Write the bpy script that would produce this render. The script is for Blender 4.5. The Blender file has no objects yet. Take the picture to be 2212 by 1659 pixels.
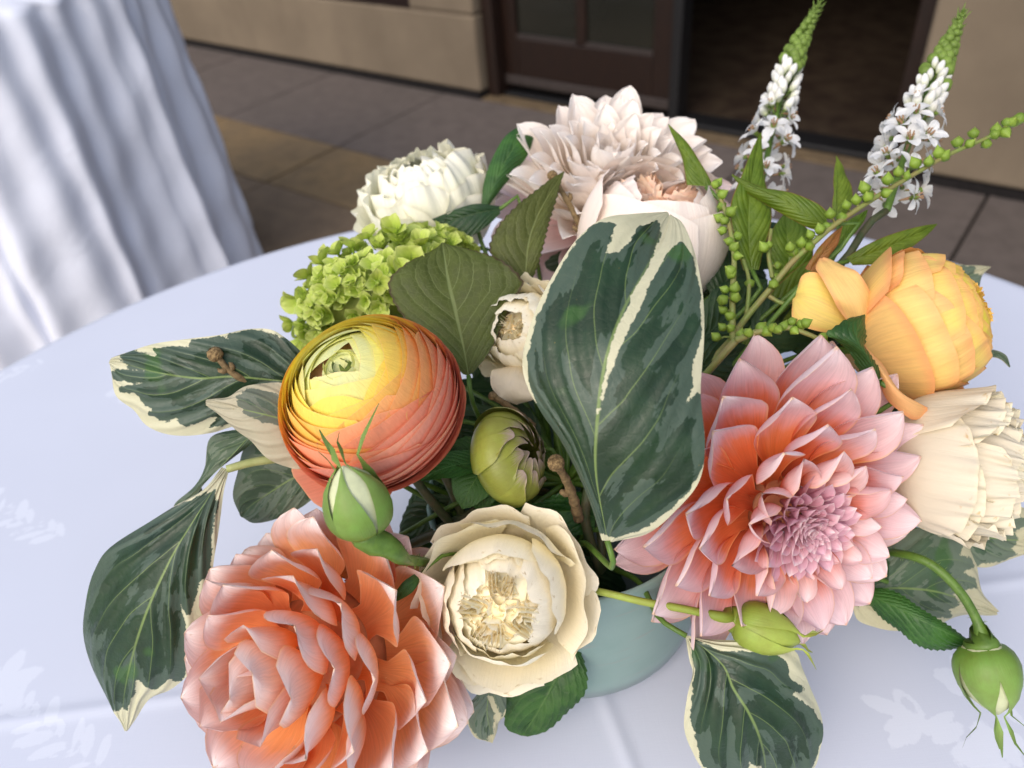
import bpy, math, random
import numpy as np
from mathutils import Matrix, Vector

random.seed(7)
rng = np.random.default_rng(7)
scene = bpy.context.scene

# ------------------------------------------------------------------ camera
TABLE_Z, CAM_Z = 1.05, 1.45
VW, VH = 2212.0, 1659.0                    # size in which the photograph was measured
FPX = 3028 / 4032 * VW                     # focal length in those pixels
_d = np.array([374.0, 3688.0, 3028.0]); _d /= np.linalg.norm(_d)
UP = -_d
YC = np.array([0, 0, 1.0]) - UP[2] * UP; YC /= np.linalg.norm(YC)
XC = np.cross(YC, UP)
RM = np.array([XC, YC, UP])                # camera (right, down, forward) -> world
CAM = np.array([0.0, 0.0, CAM_Z])
RIGHT, DOWN, FWD = RM[:, 0], RM[:, 1], RM[:, 2]

cam_data = bpy.data.cameras.new('camera')
cam = bpy.data.objects.new('camera', cam_data)
scene.collection.objects.link(cam)
m = Matrix.Identity(4)
for i in range(3):
    m[i][0], m[i][1], m[i][2], m[i][3] = RIGHT[i], -DOWN[i], -FWD[i], CAM[i]
cam.matrix_world = m
cam_data.sensor_width = 36.0
cam_data.lens = 36.0 * 3028 / 4032
cam_data.clip_start, cam_data.clip_end = 0.02, 500
cam_data.dof.use_dof = True
cam_data.dof.focus_distance = 0.325
cam_data.dof.aperture_fstop = 9.0
scene.camera = cam

# ------------------------------------------------------------------ light
SUN_EL, SUN_AZ = math.radians(44), math.radians(-146)      # soft light from the left, a little behind the camera (azimuth from +Y towards +X)
world = bpy.data.worlds.new('World'); scene.world = world
world.use_nodes = True
wn = world.node_tree
bg = wn.nodes['Background']
sky = wn.nodes.new('ShaderNodeTexSky')
sky.sky_type = 'NISHITA'
sky.sun_disc = False
sky.sun_elevation = SUN_EL
sky.sun_rotation = SUN_AZ
sky.air_density, sky.dust_density, sky.ozone_density = 1.0, 4.0, 1.0
hs = wn.nodes.new('ShaderNodeHueSaturation'); hs.inputs['Saturation'].default_value = 0.85   # cloud cover takes most of the blue
wn.links.new(sky.outputs[0], hs.inputs['Color']); wn.links.new(hs.outputs[0], bg.inputs[0])
bg.inputs[1].default_value = 0.15
sun_data = bpy.data.lights.new('sun', 'SUN')
sun_data.energy = 0.5
sun_data.angle = math.radians(120)
sun_data.color = (1.0, 0.98, 0.95)
sun = bpy.data.objects.new('sun', sun_data)
scene.collection.objects.link(sun)
_sd = Vector((math.sin(SUN_AZ) * math.cos(SUN_EL), math.cos(SUN_AZ) * math.cos(SUN_EL), math.sin(SUN_EL)))
sun.rotation_euler = (-_sd).to_track_quat('-Z', 'Y').to_euler()
sun.location = (0, 0, 6)

vs = scene.view_settings
scene.display_settings.display_device = 'sRGB'
vs.view_transform = 'Standard'; vs.look = 'None'; vs.exposure = 0.50; vs.gamma = 1.0
vs.use_curve_mapping = False
scene.cycles.use_denoising = True
scene.cycles.max_bounces = 10
scene.cycles.diffuse_bounces = 5
scene.cycles.transmission_bounces = 6

# ------------------------------------------------------------------ geometry helpers
def P(u, v, d):
    """world point seen at (u, v) of the photograph at d metres along the view axis"""
    return CAM + d * ((u - VW / 2) / FPX * RIGHT + (v - VH / 2) / FPX * DOWN + FWD)

def PV(a):
    a = np.asarray(a, float)
    return CAM + a[:, 2:3] * ((a[:, 0:1] - VW / 2) / FPX * RIGHT + (a[:, 1:2] - VH / 2) / FPX * DOWN + FWD)

def on_plane(u, v, z):
    r = (u - VW / 2) / FPX * RIGHT + (v - VH / 2) / FPX * DOWN + FWD
    return CAM + r * ((z - CAM_Z) / r[2])

def cdir(x, y, z):
    """direction given as right, down, towards-the-viewer"""
    w = x * RIGHT + y * DOWN - z * FWD
    return w / np.linalg.norm(w)

def unit(a):
    a = np.asarray(a, float); return a / np.linalg.norm(a)

def frame(axis):
    z = unit(axis)
    h = np.array([0, 0, 1.0]) if abs(z[2]) < 0.9 else np.array([1.0, 0, 0])
    x = unit(np.cross(h, z)); y = np.cross(z, x)
    return x, y, z

def crom(pts, n):
    """Catmull-Rom through pts, resampled to n points evenly by length"""
    p = np.asarray(pts, float)
    if len(p) == 2:
        t = np.linspace(0, 1, n)[:, None]; return p[0] * (1 - t) + p[1] * t
    q = np.vstack([2 * p[0] - p[1], p, 2 * p[-1] - p[-2]])
    out = []
    for i in range(len(p) - 1):
        a, b, c, d = q[i:i + 4]
        for t in np.linspace(0, 1, 14, endpoint=False):
            out.append(0.5 * (2 * b + (c - a) * t + (2 * a - 5 * b + 4 * c - d) * t * t + (3 * b - a - 3 * c + d) * t ** 3))
    out.append(p[-1]); out = np.array(out)
    s = np.r_[0, np.cumsum(np.linalg.norm(np.diff(out, axis=0), axis=1))]
    t = np.linspace(0, s[-1], n)
    return np.stack([np.interp(t, s, out[:, k]) for k in range(out.shape[1])], 1)

def sstep(x, a, b):
    t = np.clip((x - a) / (b - a), 0, 1); return t * t * (3 - 2 * t)

def link(o, parent=None):
    scene.collection.objects.link(o)
    if parent is not None: o.parent = parent
    return o

class MB:
    """collects grids into one mesh: verts, faces, uv, float attributes, material slots"""
    def __init__(s): s.v = []; s.f = []; s.uv = []; s.mi = []; s.n = 0; s.att = {}
    def grid(s, G, uv=None, mat=0, closed=False, cap0=False, cap1=False, att=None):
        G = np.asarray(G, float); nv, nu = G.shape[:2]
        if uv is None:
            a, b = np.meshgrid(np.linspace(0, 1, nu), np.linspace(0, 1, nv)); uv = np.stack([a, b], -1)
        base = s.n
        s.v.append(G.reshape(-1, 3)); s.uv.append(np.asarray(uv).reshape(-1, 2)); s.n += nu * nv
        if att:
            for k, a in att.items(): s.att.setdefault(k, []).append(np.asarray(a, float).reshape(-1))
        w = nu if closed else nu - 1
        for j in range(nv - 1):
            for i in range(w):
                i2 = (i + 1) % nu
                s.f.append((base + j * nu + i, base + j * nu + i2, base + (j + 1) * nu + i2, base + (j + 1) * nu + i)); s.mi.append(mat)
        if cap0: s.f.append(tuple(base + i for i in range(nu))[::-1]); s.mi.append(mat)
        if cap1: s.f.append(tuple(base + (nv - 1) * nu + i for i in range(nu))); s.mi.append(mat)
        return s
    def tube(s, pts, rad, n=8, mat=0, att=None):
        p = np.asarray(pts, float); r = np.broadcast_to(np.asarray(rad, float), (len(p),))
        t = np.gradient(p, axis=0); t /= np.linalg.norm(t, axis=1)[:, None] + 1e-12
        x = frame(t[0])[0]; G = []
        for i in range(len(p)):
            x = x - x.dot(t[i]) * t[i]; x /= np.linalg.norm(x); y = np.cross(t[i], x)
            a = np.linspace(0, 2 * math.pi, n, endpoint=False)
            G.append(p[i] + r[i] * (np.cos(a)[:, None] * x + np.sin(a)[:, None] * y))
        return s.grid(np.array(G), mat=mat, closed=True, cap0=True, cap1=True, att=att)
    def box(s, c, ex, ey, ez, mat=0):
        c = np.asarray(c, float); base = s.n
        q = [(-1, -1, -1), (1, -1, -1), (1, 1, -1), (-1, 1, -1), (-1, -1, 1), (1, -1, 1), (1, 1, 1), (-1, 1, 1)]
        s.v.append(np.array([c + a * ex + b * ey + d * ez for a, b, d in q])); s.uv.append(np.zeros((8, 2))); s.n += 8
        for f in [(0, 3, 2, 1), (4, 5, 6, 7), (0, 1, 5, 4), (1, 2, 6, 5), (2, 3, 7, 6), (3, 0, 4, 7)]:
            s.f.append(tuple(base + i for i in f)); s.mi.append(mat)
        return s
    def mesh(s, name, mats, smooth=True, origin=None):
        V = np.vstack(s.v)
        if origin is not None: V = V - np.asarray(origin)
        me = bpy.data.meshes.new(name)
        me.from_pydata(V.tolist(), [], s.f)
        for mt in (mats if isinstance(mats, (list, tuple)) else [mats]): me.materials.append(mt)
        me.polygons.foreach_set('material_index', s.mi)
        me.polygons.foreach_set('use_smooth', [smooth] * len(me.polygons))
        uvl = me.uv_layers.new(name='UVMap'); U = np.vstack(s.uv)
        li = np.zeros(len(me.loops), int); me.loops.foreach_get('vertex_index', li)
        uvl.data.foreach_set('uv', U[li].ravel())
        for k, a in s.att.items():
            at = me.attributes.new(k, 'FLOAT', 'POINT'); at.data.foreach_set('value', np.concatenate(a))
        me.update()
        return me
    def build(s, name, mats, parent=None, smooth=True, origin=None):
        return link(bpy.data.objects.new(name, s.mesh(name, mats, smooth, origin)), parent)

def bevel(o, w=0.004, seg=2):
    md = o.modifiers.new('bevel', 'BEVEL'); md.width = w; md.segments = seg; md.limit_method = 'ANGLE'; return o

def tag(o, label=None, cat=None, group=None, kind=None):
    if label: o['label'] = label
    if cat: o['category'] = cat
    if group: o['group'] = group
    if kind: o['kind'] = kind
    return o

def thing(name, label, cat, loc=(0, 0, 0), group=None):
    o = bpy.data.objects.new(name, None); o.empty_display_size = 0.01
    o.location = Vector(loc); link(o)
    return tag(o, label, cat, group)

# ------------------------------------------------------------------ material helpers
class NT:
    def __init__(s, name):
        s.mat = bpy.data.materials.new(name); s.mat.use_nodes = True
        s.t = s.mat.node_tree; s.t.nodes.clear()
    def n(s, typ, ins=None, **props):
        nd = s.t.nodes.new('ShaderNode' + typ)
        for k, v in props.items(): setattr(nd, k, v)
        for k, v in (ins or {}).items(): s.set(nd.inputs[k], v)
        return nd
    def set(s, sock, v):
        if isinstance(v, bpy.types.NodeSocket): s.t.links.new(v, sock)
        elif isinstance(v, (tuple, list)) and len(v) == 3 and sock.type == 'RGBA': sock.default_value = (*v, 1)
        else: sock.default_value = v
    def m(s, op, a, b=0.0, c=None, clamp=False):
        nd = s.n('Math', operation=op, use_clamp=clamp); s.set(nd.inputs[0], a); s.set(nd.inputs[1], b)
        if c is not None: s.set(nd.inputs[2], c)
        return nd.outputs[0]
    def mr(s, v, a, b, c=0.0, d=1.0, smooth=True):
        nd = s.n('MapRange', interpolation_type='SMOOTHSTEP' if smooth else 'LINEAR')
        for k, x in zip((0, 1, 2, 3, 4), (v, a, b, c, d)): s.set(nd.inputs[k], x)
        return nd.outputs[0]
    def mix(s, f, a, b, mode='MIX'):
        nd = s.n('Mix', data_type='RGBA', blend_type=mode)
        s.set(nd.inputs[0], f); s.set(nd.inputs[6], a); s.set(nd.inputs[7], b); return nd.outputs[2]
    def ramp(s, f, stops):
        nd = s.n('ValToRGB'); cr = nd.color_ramp
        while len(cr.elements) > 1: cr.elements.remove(cr.elements[-1])
        for i, (p, c) in enumerate(stops):
            e = cr.elements[0] if i == 0 else cr.elements.new(p)
            e.position = p; e.color = (*c, 1)
        s.set(nd.inputs[0], f); return nd.outputs[0]
    def uv(s):
        u = s.n('UVMap', uv_map='UVMap'); x = s.n('SeparateXYZ', {0: u.outputs[0]})
        return u.outputs[0], x.outputs[0], x.outputs[1]
    def comb(s, x, y, z=0.0):
        nd = s.n('CombineXYZ'); s.set(nd.inputs[0], x); s.set(nd.inputs[1], y); s.set(nd.inputs[2], z); return nd.outputs[0]
    def noise(s, vec, scale, detail=3.0, rough=0.5, dist=0.0):
        nd = s.n('TexNoise', {'Scale': scale, 'Detail': detail, 'Roughness': rough, 'Distortion': dist})
        if vec is not None: s.set(nd.inputs['Vector'], vec)
        return nd.outputs[0]
    def obj(s): return s.n('TexCoord').outputs['Object']
    def geo(s): return s.n('NewGeometry').outputs['Position']
    def rand(s): return s.n('ObjectInfo').outputs['Random']
    def att(s, name): return s.n('Attribute', attribute_name=name).outputs['Fac']
    def bump(s, h, strength=0.3, dist=0.001):
        return s.n('Bump', {'Height': h, 'Strength': strength, 'Distance': dist}).outputs[0]
    def hsv(s, c, h=0.5, sat=1.0, v=1.0):
        return s.n('HueSaturation', {'Color': c, 'Hue': h, 'Saturation': sat, 'Value': v}).outputs[0]
    def out(s, color, rough=0.5, spec=0.4, nrm=None, trans=0.0, tcol=None, coat=0.0, metal=0.0, sheen=0.0):
        b = s.n('BsdfPrincipled', {'Base Color': color, 'Roughness': rough, 'Specular IOR Level': spec, 'Metallic': metal,
                                   'Coat Weight': coat, 'Sheen Weight': sheen})
        if nrm is not None: s.set(b.inputs['Normal'], nrm)
        sh = b.outputs[0]
        if trans:
            tr = s.n('BsdfTranslucent'); s.set(tr.inputs[0], tcol if tcol is not None else color)
            if nrm is not None: s.set(tr.inputs['Normal'], nrm)
            mx = s.n('MixShader'); mx.inputs[0].default_value = trans
            s.t.links.new(sh, mx.inputs[1]); s.t.links.new(tr.outputs[0], mx.inputs[2]); sh = mx.outputs[0]
        o = s.n('OutputMaterial'); s.t.links.new(sh, o.inputs[0]); return s.mat

def petal_mat(name, stops, edge=None, edge_w=0.06, streak=0.15, trans=0.12, rough=0.5, var=0.05, vnoise=0.14, spots=None, key='v', grooves=True):
    k = NT(name); uvv, u, v = k.uv()
    au = k.m('ABSOLUTE', k.m('MULTIPLY_ADD', u, 2.0, -1.0))
    r = k.rand()
    ob = k.obj()
    n1 = k.noise(k.comb(k.m('MULTIPLY_ADD', u, 3.0, k.m('MULTIPLY', r, 50.0)), k.m('MULTIPLY', v, 1.2), r), 2.0, 3)
    f = k.att('tone') if key == 'tone' else v
    f = k.m('ADD', f, k.m('MULTIPLY_ADD', n1, vnoise * 2, -vnoise))
    f = k.m('ADD', f, k.m('MULTIPLY_ADD', r, 0.12, -0.06))
    c = k.ramp(f, stops)
    st = k.noise(k.comb(k.m('MULTIPLY', u, 26.0), k.m('MULTIPLY', v, 1.6), k.m('MULTIPLY', r, 20)), 1.6, 3, 0.6)
    c = k.hsv(c, v=k.m('MULTIPLY_ADD', st, streak * 2, 1 - streak))
    if edge is not None:
        e = k.m('MAXIMUM', k.mr(au, 1 - edge_w * 2, 1.0), k.mr(v, 1 - edge_w * 0.8, 1.0))
        c = k.mix(k.m('MULTIPLY', e, 0.55), c, edge)
    if spots is not None:
        sp = k.noise(k.comb(k.m('ADD', u, r), v, 0), 9.0, 4, 0.6)
        rim = k.m('MAXIMUM', k.mr(v, 0.86, 1.0), k.mr(au, 0.9, 1.0, 0, 0.7))
        c = k.mix(k.m('MULTIPLY', k.mr(sp, 0.56, 0.68), rim), c, spots)
    c = k.hsv(c, h=k.m('MULTIPLY_ADD', r, 0.016, 0.492), v=k.m('MULTIPLY_ADD', r, var * 2, 1 - var))
    h = st
    if grooves:
        g = k.m('MULTIPLY', k.m('COSINE', k.m('MULTIPLY', au, 9.5)), 0.9)
        h = k.m('ADD', st, g)
    nb = k.noise(ob, 420.0, 2)
    vn = k.noise(k.comb(k.m('MULTIPLY', u, 70.0), k.m('MULTIPLY', v, 2.5), k.m('MULTIPLY', r, 20)), 1.0, 2)
    h = k.m('ADD', k.m('ADD', h, k.m('MULTIPLY', nb, 0.7)), k.m('MULTIPLY', vn, 0.8))
    return k.out(c, rough, 0.28, k.bump(h, 0.30, 0.0007), trans, k.hsv(c, sat=1.12, v=1.0), sheen=0.0)

def leaf_mat(name, base, light, vein, trans=0.18, rough=0.42, nveins=8.0, slope=0.45, edgecol=None, netscale=260.0, vein_f=0.55, spec=0.42, mott=0.5):
    k = NT(name); uvv, u, v = k.uv()
    au = k.m('ABSOLUTE', k.m('MULTIPLY_ADD', u, 2.0, -1.0))
    ob = k.obj(); r = k.rand()
    n1 = k.noise(ob, 90.0, 4, 0.6)
    c = k.mix(k.mr(n1, 0.5 - mott * 0.3, 0.5 + mott * 0.3), base, light)
    sgn = k.m('MULTIPLY', k.m('GREATER_THAN', u, 0.5), 0.43)
    ph = k.m('MULTIPLY', k.m('SUBTRACT', k.m('ADD', v, sgn), k.m('MULTIPLY', k.m('POWER', au, 1.3), slope)), nveins)
    ph = k.m('ADD', ph, k.m('MULTIPLY_ADD', k.noise(ob, 45.0, 1), 0.5, -0.25))
    d = k.m('ABSOLUTE', k.m('SUBTRACT', k.m('FRACT', ph), 0.5))
    lat = k.mr(d, 0.0, 0.045, 1.0, 0.0)
    lat = k.m('MULTIPLY', lat, k.mr(au, 0.55, 1.0, 1.0, 0.15))
    mid = k.mr(au, 0.012, 0.045, 1.0, 0.0)
    vo = k.n('TexVoronoi', {'Scale': netscale}, feature='DISTANCE_TO_EDGE'); k.set(vo.inputs['Vector'], ob)
    net = k.mr(vo.outputs[0], 0.0, 0.08, 1.0, 0.0)
    ve = k.m('MAXIMUM', k.m('MAXIMUM', mid, k.m('MULTIPLY', lat, 0.75)), k.m('MULTIPLY', net, 0.18))
    c = k.mix(k.m('MULTIPLY', ve, vein_f), c, vein)
    if edgecol is not None:
        c = k.mix(k.mr(au, 0.93, 1.0, 0, 0.85), c, edgecol)
    c = k.hsv(c, h=k.m('MULTIPLY_ADD', r, 0.02, 0.49), v=k.m('MULTIPLY_ADD', r, 0.2, 0.9))
    pil = k.mr(d, 0.0, 0.35, 0.0, 1.0)
    h = k.m('ADD', k.m('MULTIPLY', pil, 1.6), k.m('MULTIPLY', net, -0.35))
    h = k.m('ADD', h, k.m('MULTIPLY', mid, -1.4))
    return k.out(c, k.mr(n1, 0.3, 0.7, rough - 0.06, rough + 0.08), spec, k.bump(h, 0.35, 0.0007), trans, k.hsv(c, sat=1.2, v=1.3))

def variegated_mat(name, dark=(0.013, 0.034, 0.013), grey=(0.070, 0.108, 0.076), cream=(0.65, 0.62, 0.43), vein=(0.22, 0.31, 0.09), rough=0.38, nveins=5.0, greyed=0.0, bias=0.10):
    k = NT(name); uvv, u, v = k.uv()
    su = k.m('MULTIPLY_ADD', u, 2.0, -1.0); au = k.m('ABSOLUTE', su)
    ob = k.obj(); gd = k.att('green')
    stretch = k.comb(k.m('MULTIPLY', su, 5.0), k.m('MULTIPLY', k.m('SUBTRACT', v, k.m('MULTIPLY', au, 0.35)), 14.0), k.m('MULTIPLY', k.rand(), 30))
    n1 = k.noise(ob, 330.0, 4, 0.62); n2 = k.noise(stretch, 0.55, 4, 0.55, 0.4); n3 = k.noise(ob, 60.0, 3)
    e = k.m('ADD', gd, k.m('MULTIPLY_ADD', n1, 0.75, -0.375))
    e = k.m('ADD', e, k.m('MULTIPLY_ADD', n2, 0.8, -0.4))
    e = k.m('ADD', e, bias)
    isg = k.mr(e, -0.04, 0.05)
    gm = k.m('ADD', k.m('ADD', k.m('MULTIPLY', n2, 1.3), k.m('MULTIPLY', n1, 0.16)), k.mr(gd, 0.0, 1.8, 0.26, 0.0))
    gm = k.mr(gm, 0.80 - greyed, 0.84 - greyed)
    g = k.mix(k.mr(n3, 0.35, 0.65), dark, tuple(x * 1.45 for x in dark))
    g = k.mix(k.m('MULTIPLY', gm, 0.8), g, grey)
    br = k.mr(k.noise(ob, 38.0, 2), 0.62, 0.70)
    g = k.mix(k.m('MULTIPLY', br, 0.6), g, (0.045, 0.13, 0.018))
    cr = k.mix(k.noise(ob, 160.0, 4, 0.7), cream, tuple(x * y for x, y in zip(cream, (0.82, 0.86, 0.82))))
    c = k.mix(isg, cr, g)
    sgn = k.m('MULTIPLY', k.m('GREATER_THAN', u, 0.5), 0.37)
    ph = k.m('MULTIPLY', k.m('SUBTRACT', k.m('ADD', v, sgn), k.m('MULTIPLY', k.m('POWER', au, 1.15), 0.55)), nveins)
    ph = k.m('ADD', ph, k.m('MULTIPLY_ADD', k.noise(ob, 40.0, 1), 0.4, -0.2))
    d = k.m('ABSOLUTE', k.m('SUBTRACT', k.m('FRACT', ph), 0.5))
    lat = k.m('MULTIPLY', k.mr(d, 0.004, 0.03, 1.0, 0.0), k.mr(au, 0.35, 0.85, 1.0, 0.0))
    mid = k.m('MULTIPLY', k.mr(au, 0.006, 0.03, 1.0, 0.0), k.mr(v, 0.5, 1.0, 1.0, 0.3))
    ve = k.m('MAXIMUM', mid, k.m('MULTIPLY', lat, 0.6))
    c = k.mix(k.m('MULTIPLY', k.m('MULTIPLY', ve, isg), 0.8), c, vein)
    vo = k.n('TexVoronoi', {'Scale': 190.0}, feature='DISTANCE_TO_EDGE'); k.set(vo.inputs['Vector'], ob)
    net = k.mr(vo.outputs[0], 0.0, 0.1, 1.0, 0.0)
    sp = k.mr(k.noise(ob, 700.0, 1), 0.80, 0.84)
    c = k.mix(k.m('MULTIPLY', sp, 0.5), c, (0.3, 0.2, 0.03))
    h = k.m('ADD', k.m('MULTIPLY', k.mr(d, 0.0, 0.3), 1.1), k.m('MULTIPLY', net, -0.08))
    h = k.m('ADD', h, k.m('MULTIPLY', n3, 2.0))
    return k.out(c, k.mr(n1, 0.3, 0.7, rough - 0.06, rough + 0.16), 0.5, k.bump(k.m('ADD', h, k.m('MULTIPLY', n1, 0.5)), 0.5, 0.0009), 0.12, k.hsv(c, sat=1.1, v=1.2))

def plain_mat(name, col, col2=None, scale=60.0, rough=0.5, spec=0.4, bump=0.15, dist=0.0008, trans=0.0, detail=4, world=False, streak=None, coat=0.0):
    k = NT(name); ob = k.geo() if world else k.obj()
    if streak: ob = k.n('Mapping', {'Vector': ob, 'Scale': streak}).outputs[0]
    n = k.noise(ob, scale, detail, 0.6)
    c = k.mix(k.mr(n, 0.3, 0.7), col, col2 or tuple(x * 0.75 for x in col))
    r = k.rand(); c = k.hsv(c, v=k.m('MULTIPLY_ADD', r, 0.16, 0.92))
    return k.out(c, rough, spec, k.bump(n, bump, dist), trans, coat=coat)

def bud_mat(name, lo, hi, tip, rough=0.42):
    """green buds: base to tip ramp on v with fine lengthwise veins"""
    k = NT(name); uvv, u, v = k.uv()
    st = k.noise(k.comb(k.m('MULTIPLY', u, 60.0), k.m('MULTIPLY', v, 2.0), k.m('MULTIPLY', k.rand(), 9)), 1.0, 3)
    c = k.ramp(k.m('ADD', v, k.m('MULTIPLY_ADD', st, 0.3, -0.15)), [(0.0, lo), (0.62, hi), (0.86, hi), (1.0, tip)])
    c = k.hsv(c, v=k.m('MULTIPLY_ADD', k.rand(), 0.25, 0.88))
    n = k.noise(k.obj(), 300.0, 3)
    n2 = k.noise(k.obj(), 130.0, 4, 0.65)
    c = k.hsv(c, h=k.m('MULTIPLY_ADD', n2, 0.05, 0.475), v=k.m('MULTIPLY_ADD', n2, 0.7, 0.65))
    return k.out(c, rough, 0.4, k.bump(k.m('ADD', st, k.m('MULTIPLY', n, 0.4)), 0.25, 0.0006), 0.08)

MAT = {}
# coral dahlia: inside of the ray petals from orange at the base to pale pink at the tip
MAT['coral_out'] = petal_mat('coral_petal', [(0.0, (0.66, 0.15, 0.05)), (0.30, (0.82, 0.21, 0.07)), (0.44, (0.84, 0.28, 0.14)), (0.56, (0.84, 0.42, 0.38)), (0.70, (0.84, 0.58, 0.61)), (1.0, (0.88, 0.72, 0.74))], edge=(0.88, 0.54, 0.22), edge_w=0.035, streak=0.2, trans=.16)
MAT['coral_mid'] = petal_mat('coral_middle_petal', [(0.0, (0.64, 0.16, 0.06)), (0.40, (0.80, 0.26, 0.15)), (0.60, (0.84, 0.46, 0.43)), (1.0, (0.88, 0.70, 0.72))], edge=(0.90, 0.60, 0.34), edge_w=0.04, streak=0.2, trans=.16)
MAT['coral_disc'] = petal_mat('mauve_disc_petal', [(0.0, (0.52, 0.18, 0.24)), (0.5, (0.70, 0.34, 0.43)), (0.85, (0.78, 0.48, 0.56)), (1.0, (0.88, 0.72, 0.73))], edge=(0.90, 0.78, 0.72), edge_w=0.05)
MAT['apricot_out'] = petal_mat('apricot_petal', [(0.0, (0.80, 0.28, 0.09)), (0.36, (0.88, 0.36, 0.14)), (0.56, (0.89, 0.43, 0.22)), (0.70, (0.89, 0.56, 0.44)), (0.84, (0.90, 0.70, 0.66)), (1.0, (0.92, 0.80, 0.78))], edge=(0.90, 0.58, 0.28), edge_w=0.035, spots=(0.55, 0.38, 0.26), streak=0.2, trans=.16)
MAT['apricot_in'] = petal_mat('apricot_inner_petal', [(0.0, (0.82, 0.28, 0.09)), (0.5, (0.89, 0.40, 0.19)), (0.72, (0.89, 0.54, 0.42)), (1.0, (0.91, 0.76, 0.73))], edge=(0.90, 0.58, 0.28), edge_w=0.04, streak=0.2, trans=.16)
MAT['blush_dahlia'] = petal_mat('blush_dahlia_petal', [(0.0, (0.95, 0.80, 0.50)), (0.25, (0.96, 0.86, 0.72)), (0.6, (0.96, 0.88, 0.80)), (1.0, (0.97, 0.91, 0.86))], edge=(0.95, 0.90, 0.87), edge_w=0.04, vnoise=0.2, trans=.25)
MAT['blush_pink'] = petal_mat('blush_pink_petal', [(0.0, (0.74, 0.42, 0.42)), (0.5, (0.80, 0.60, 0.60)), (1.0, (0.86, 0.74, 0.73))], edge=(0.88, 0.80, 0.78), edge_w=0.04)
MAT['ranunculus'] = petal_mat('orange_ranunculus_petal', [(0.0, (0.78, 0.82, 0.40)), (0.09, (0.90, 0.85, 0.30)), (0.22, (0.92, 0.79, 0.15)), (0.38, (0.93, 0.64, 0.13)), (0.54, (0.93, 0.50, 0.16)), (0.70, (0.92, 0.38, 0.20)), (1.0, (0.91, 0.42, 0.30))], key='tone', vnoise=0.07, edge=(0.95, 0.66, 0.36), edge_w=0.02, trans=0.22, grooves=False)
MAT['ranunculus_side'] = petal_mat('yellow_ranunculus_petal', [(0.0, (0.86, 0.76, 0.07)), (0.25, (0.87, 0.68, 0.14)), (0.55, (0.87, 0.58, 0.20)), (1.0, (0.86, 0.46, 0.19))], key='tone', vnoise=0.16, edge=(0.90, 0.36, 0.17), edge_w=0.15, trans=0.15, streak=.2, grooves=False)
MAT['white_rose'] = petal_mat('ivory_rose_petal', [(0.0, (0.92, 0.80, 0.50)), (0.4, (0.94, 0.86, 0.64)), (1.0, (0.95, 0.89, 0.71))], edge=(0.92, 0.86, 0.66), edge_w=0.03, spots=(0.48, 0.34, 0.12), grooves=False, streak=0.04, var=0.03)
MAT['white_heart'] = petal_mat('ivory_rose_heart_petal', [(0.0, (0.95, 0.78, 0.46)), (0.5, (0.96, 0.86, 0.60)), (1.0, (0.96, 0.91, 0.73))], edge=(0.94, 0.86, 0.62), edge_w=0.05, spots=(0.66, 0.46, 0.2), grooves=False, streak=0.05)
MAT['green_white'] = petal_mat('greenish_white_petal', [(0.0, (0.62, 0.74, 0.38)), (0.35, (0.88, 0.90, 0.68)), (1.0, (0.93, 0.91, 0.78))], edge=(0.84, 0.80, 0.62), edge_w=0.04, grooves=False, streak=0.06)
MAT['cream_rose'] = petal_mat('cream_rose_petal', [(0.0, (0.68, 0.57, 0.36)), (0.5, (0.73, 0.65, 0.48)), (1.0, (0.79, 0.73, 0.57))], edge=(0.88, 0.80, 0.56), edge_w=0.04, spots=(0.6, 0.42, 0.15), grooves=False, streak=0.05)
MAT['blush_rose'] = petal_mat('blush_rose_petal', [(0.0, (0.92, 0.76, 0.62)), (0.5, (0.92, 0.79, 0.68)), (1.0, (0.93, 0.82, 0.74))], edge=(0.88, 0.80, 0.74), edge_w=0.03, grooves=False, streak=0.04, var=0.02)
MAT['blush_heart'] = petal_mat('peach_heart_petal', [(0.0, (0.92, 0.48, 0.28)), (0.5, (0.94, 0.60, 0.40)), (1.0, (0.95, 0.74, 0.58))], edge=(0.95, 0.78, 0.64), edge_w=0.06, grooves=False)
MAT['sepal_hyd'] = petal_mat('lime_sepal', [(0.0, (0.28, 0.42, 0.04)), (0.4, (0.50, 0.62, 0.10)), (1.0, (0.62, 0.69, 0.21))], edge=(0.74, 0.77, 0.38), edge_w=0.05, trans=0.2, var=0.14, rough=0.45)
MAT['white_star'] = petal_mat('white_star_petal', [(0.0, (0.70, 0.66, 0.58)), (0.25, (0.82, 0.82, 0.80)), (1.0, (0.84, 0.84, 0.83))], trans=0.25, var=0.02, streak=0.04)

MAT['varieg'] = variegated_mat('variegated_leaf')
MAT['varieg_back'] = variegated_mat('greyish_variegated_leaf', dark=(0.05, 0.085, 0.045), grey=(0.15, 0.19, 0.13), cream=(0.58, 0.53, 0.34), rough=0.55, greyed=0.05)
MAT['cream_leaf'] = variegated_mat('cream_leaf', dark=(0.05, 0.075, 0.05), grey=(0.14, 0.16, 0.12), cream=(0.50, 0.45, 0.32), rough=0.55)
MAT['rose_leaf'] = leaf_mat('rose_leaf', (0.022, 0.075, 0.014), (0.045, 0.13, 0.022), (0.10, 0.20, 0.05))
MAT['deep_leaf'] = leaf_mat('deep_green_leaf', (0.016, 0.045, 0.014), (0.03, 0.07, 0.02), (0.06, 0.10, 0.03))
MAT['hyd_leaf'] = leaf_mat('hydrangea_leaf_underside', (0.066, 0.082, 0.013), (0.10, 0.125, 0.024), (0.21, 0.25, 0.09), nveins=6.0, slope=0.55, edgecol=(0.055, 0.02, 0.015), netscale=300.0, vein_f=0.85, rough=0.55, mott=0.9, trans=0.3)
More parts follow.
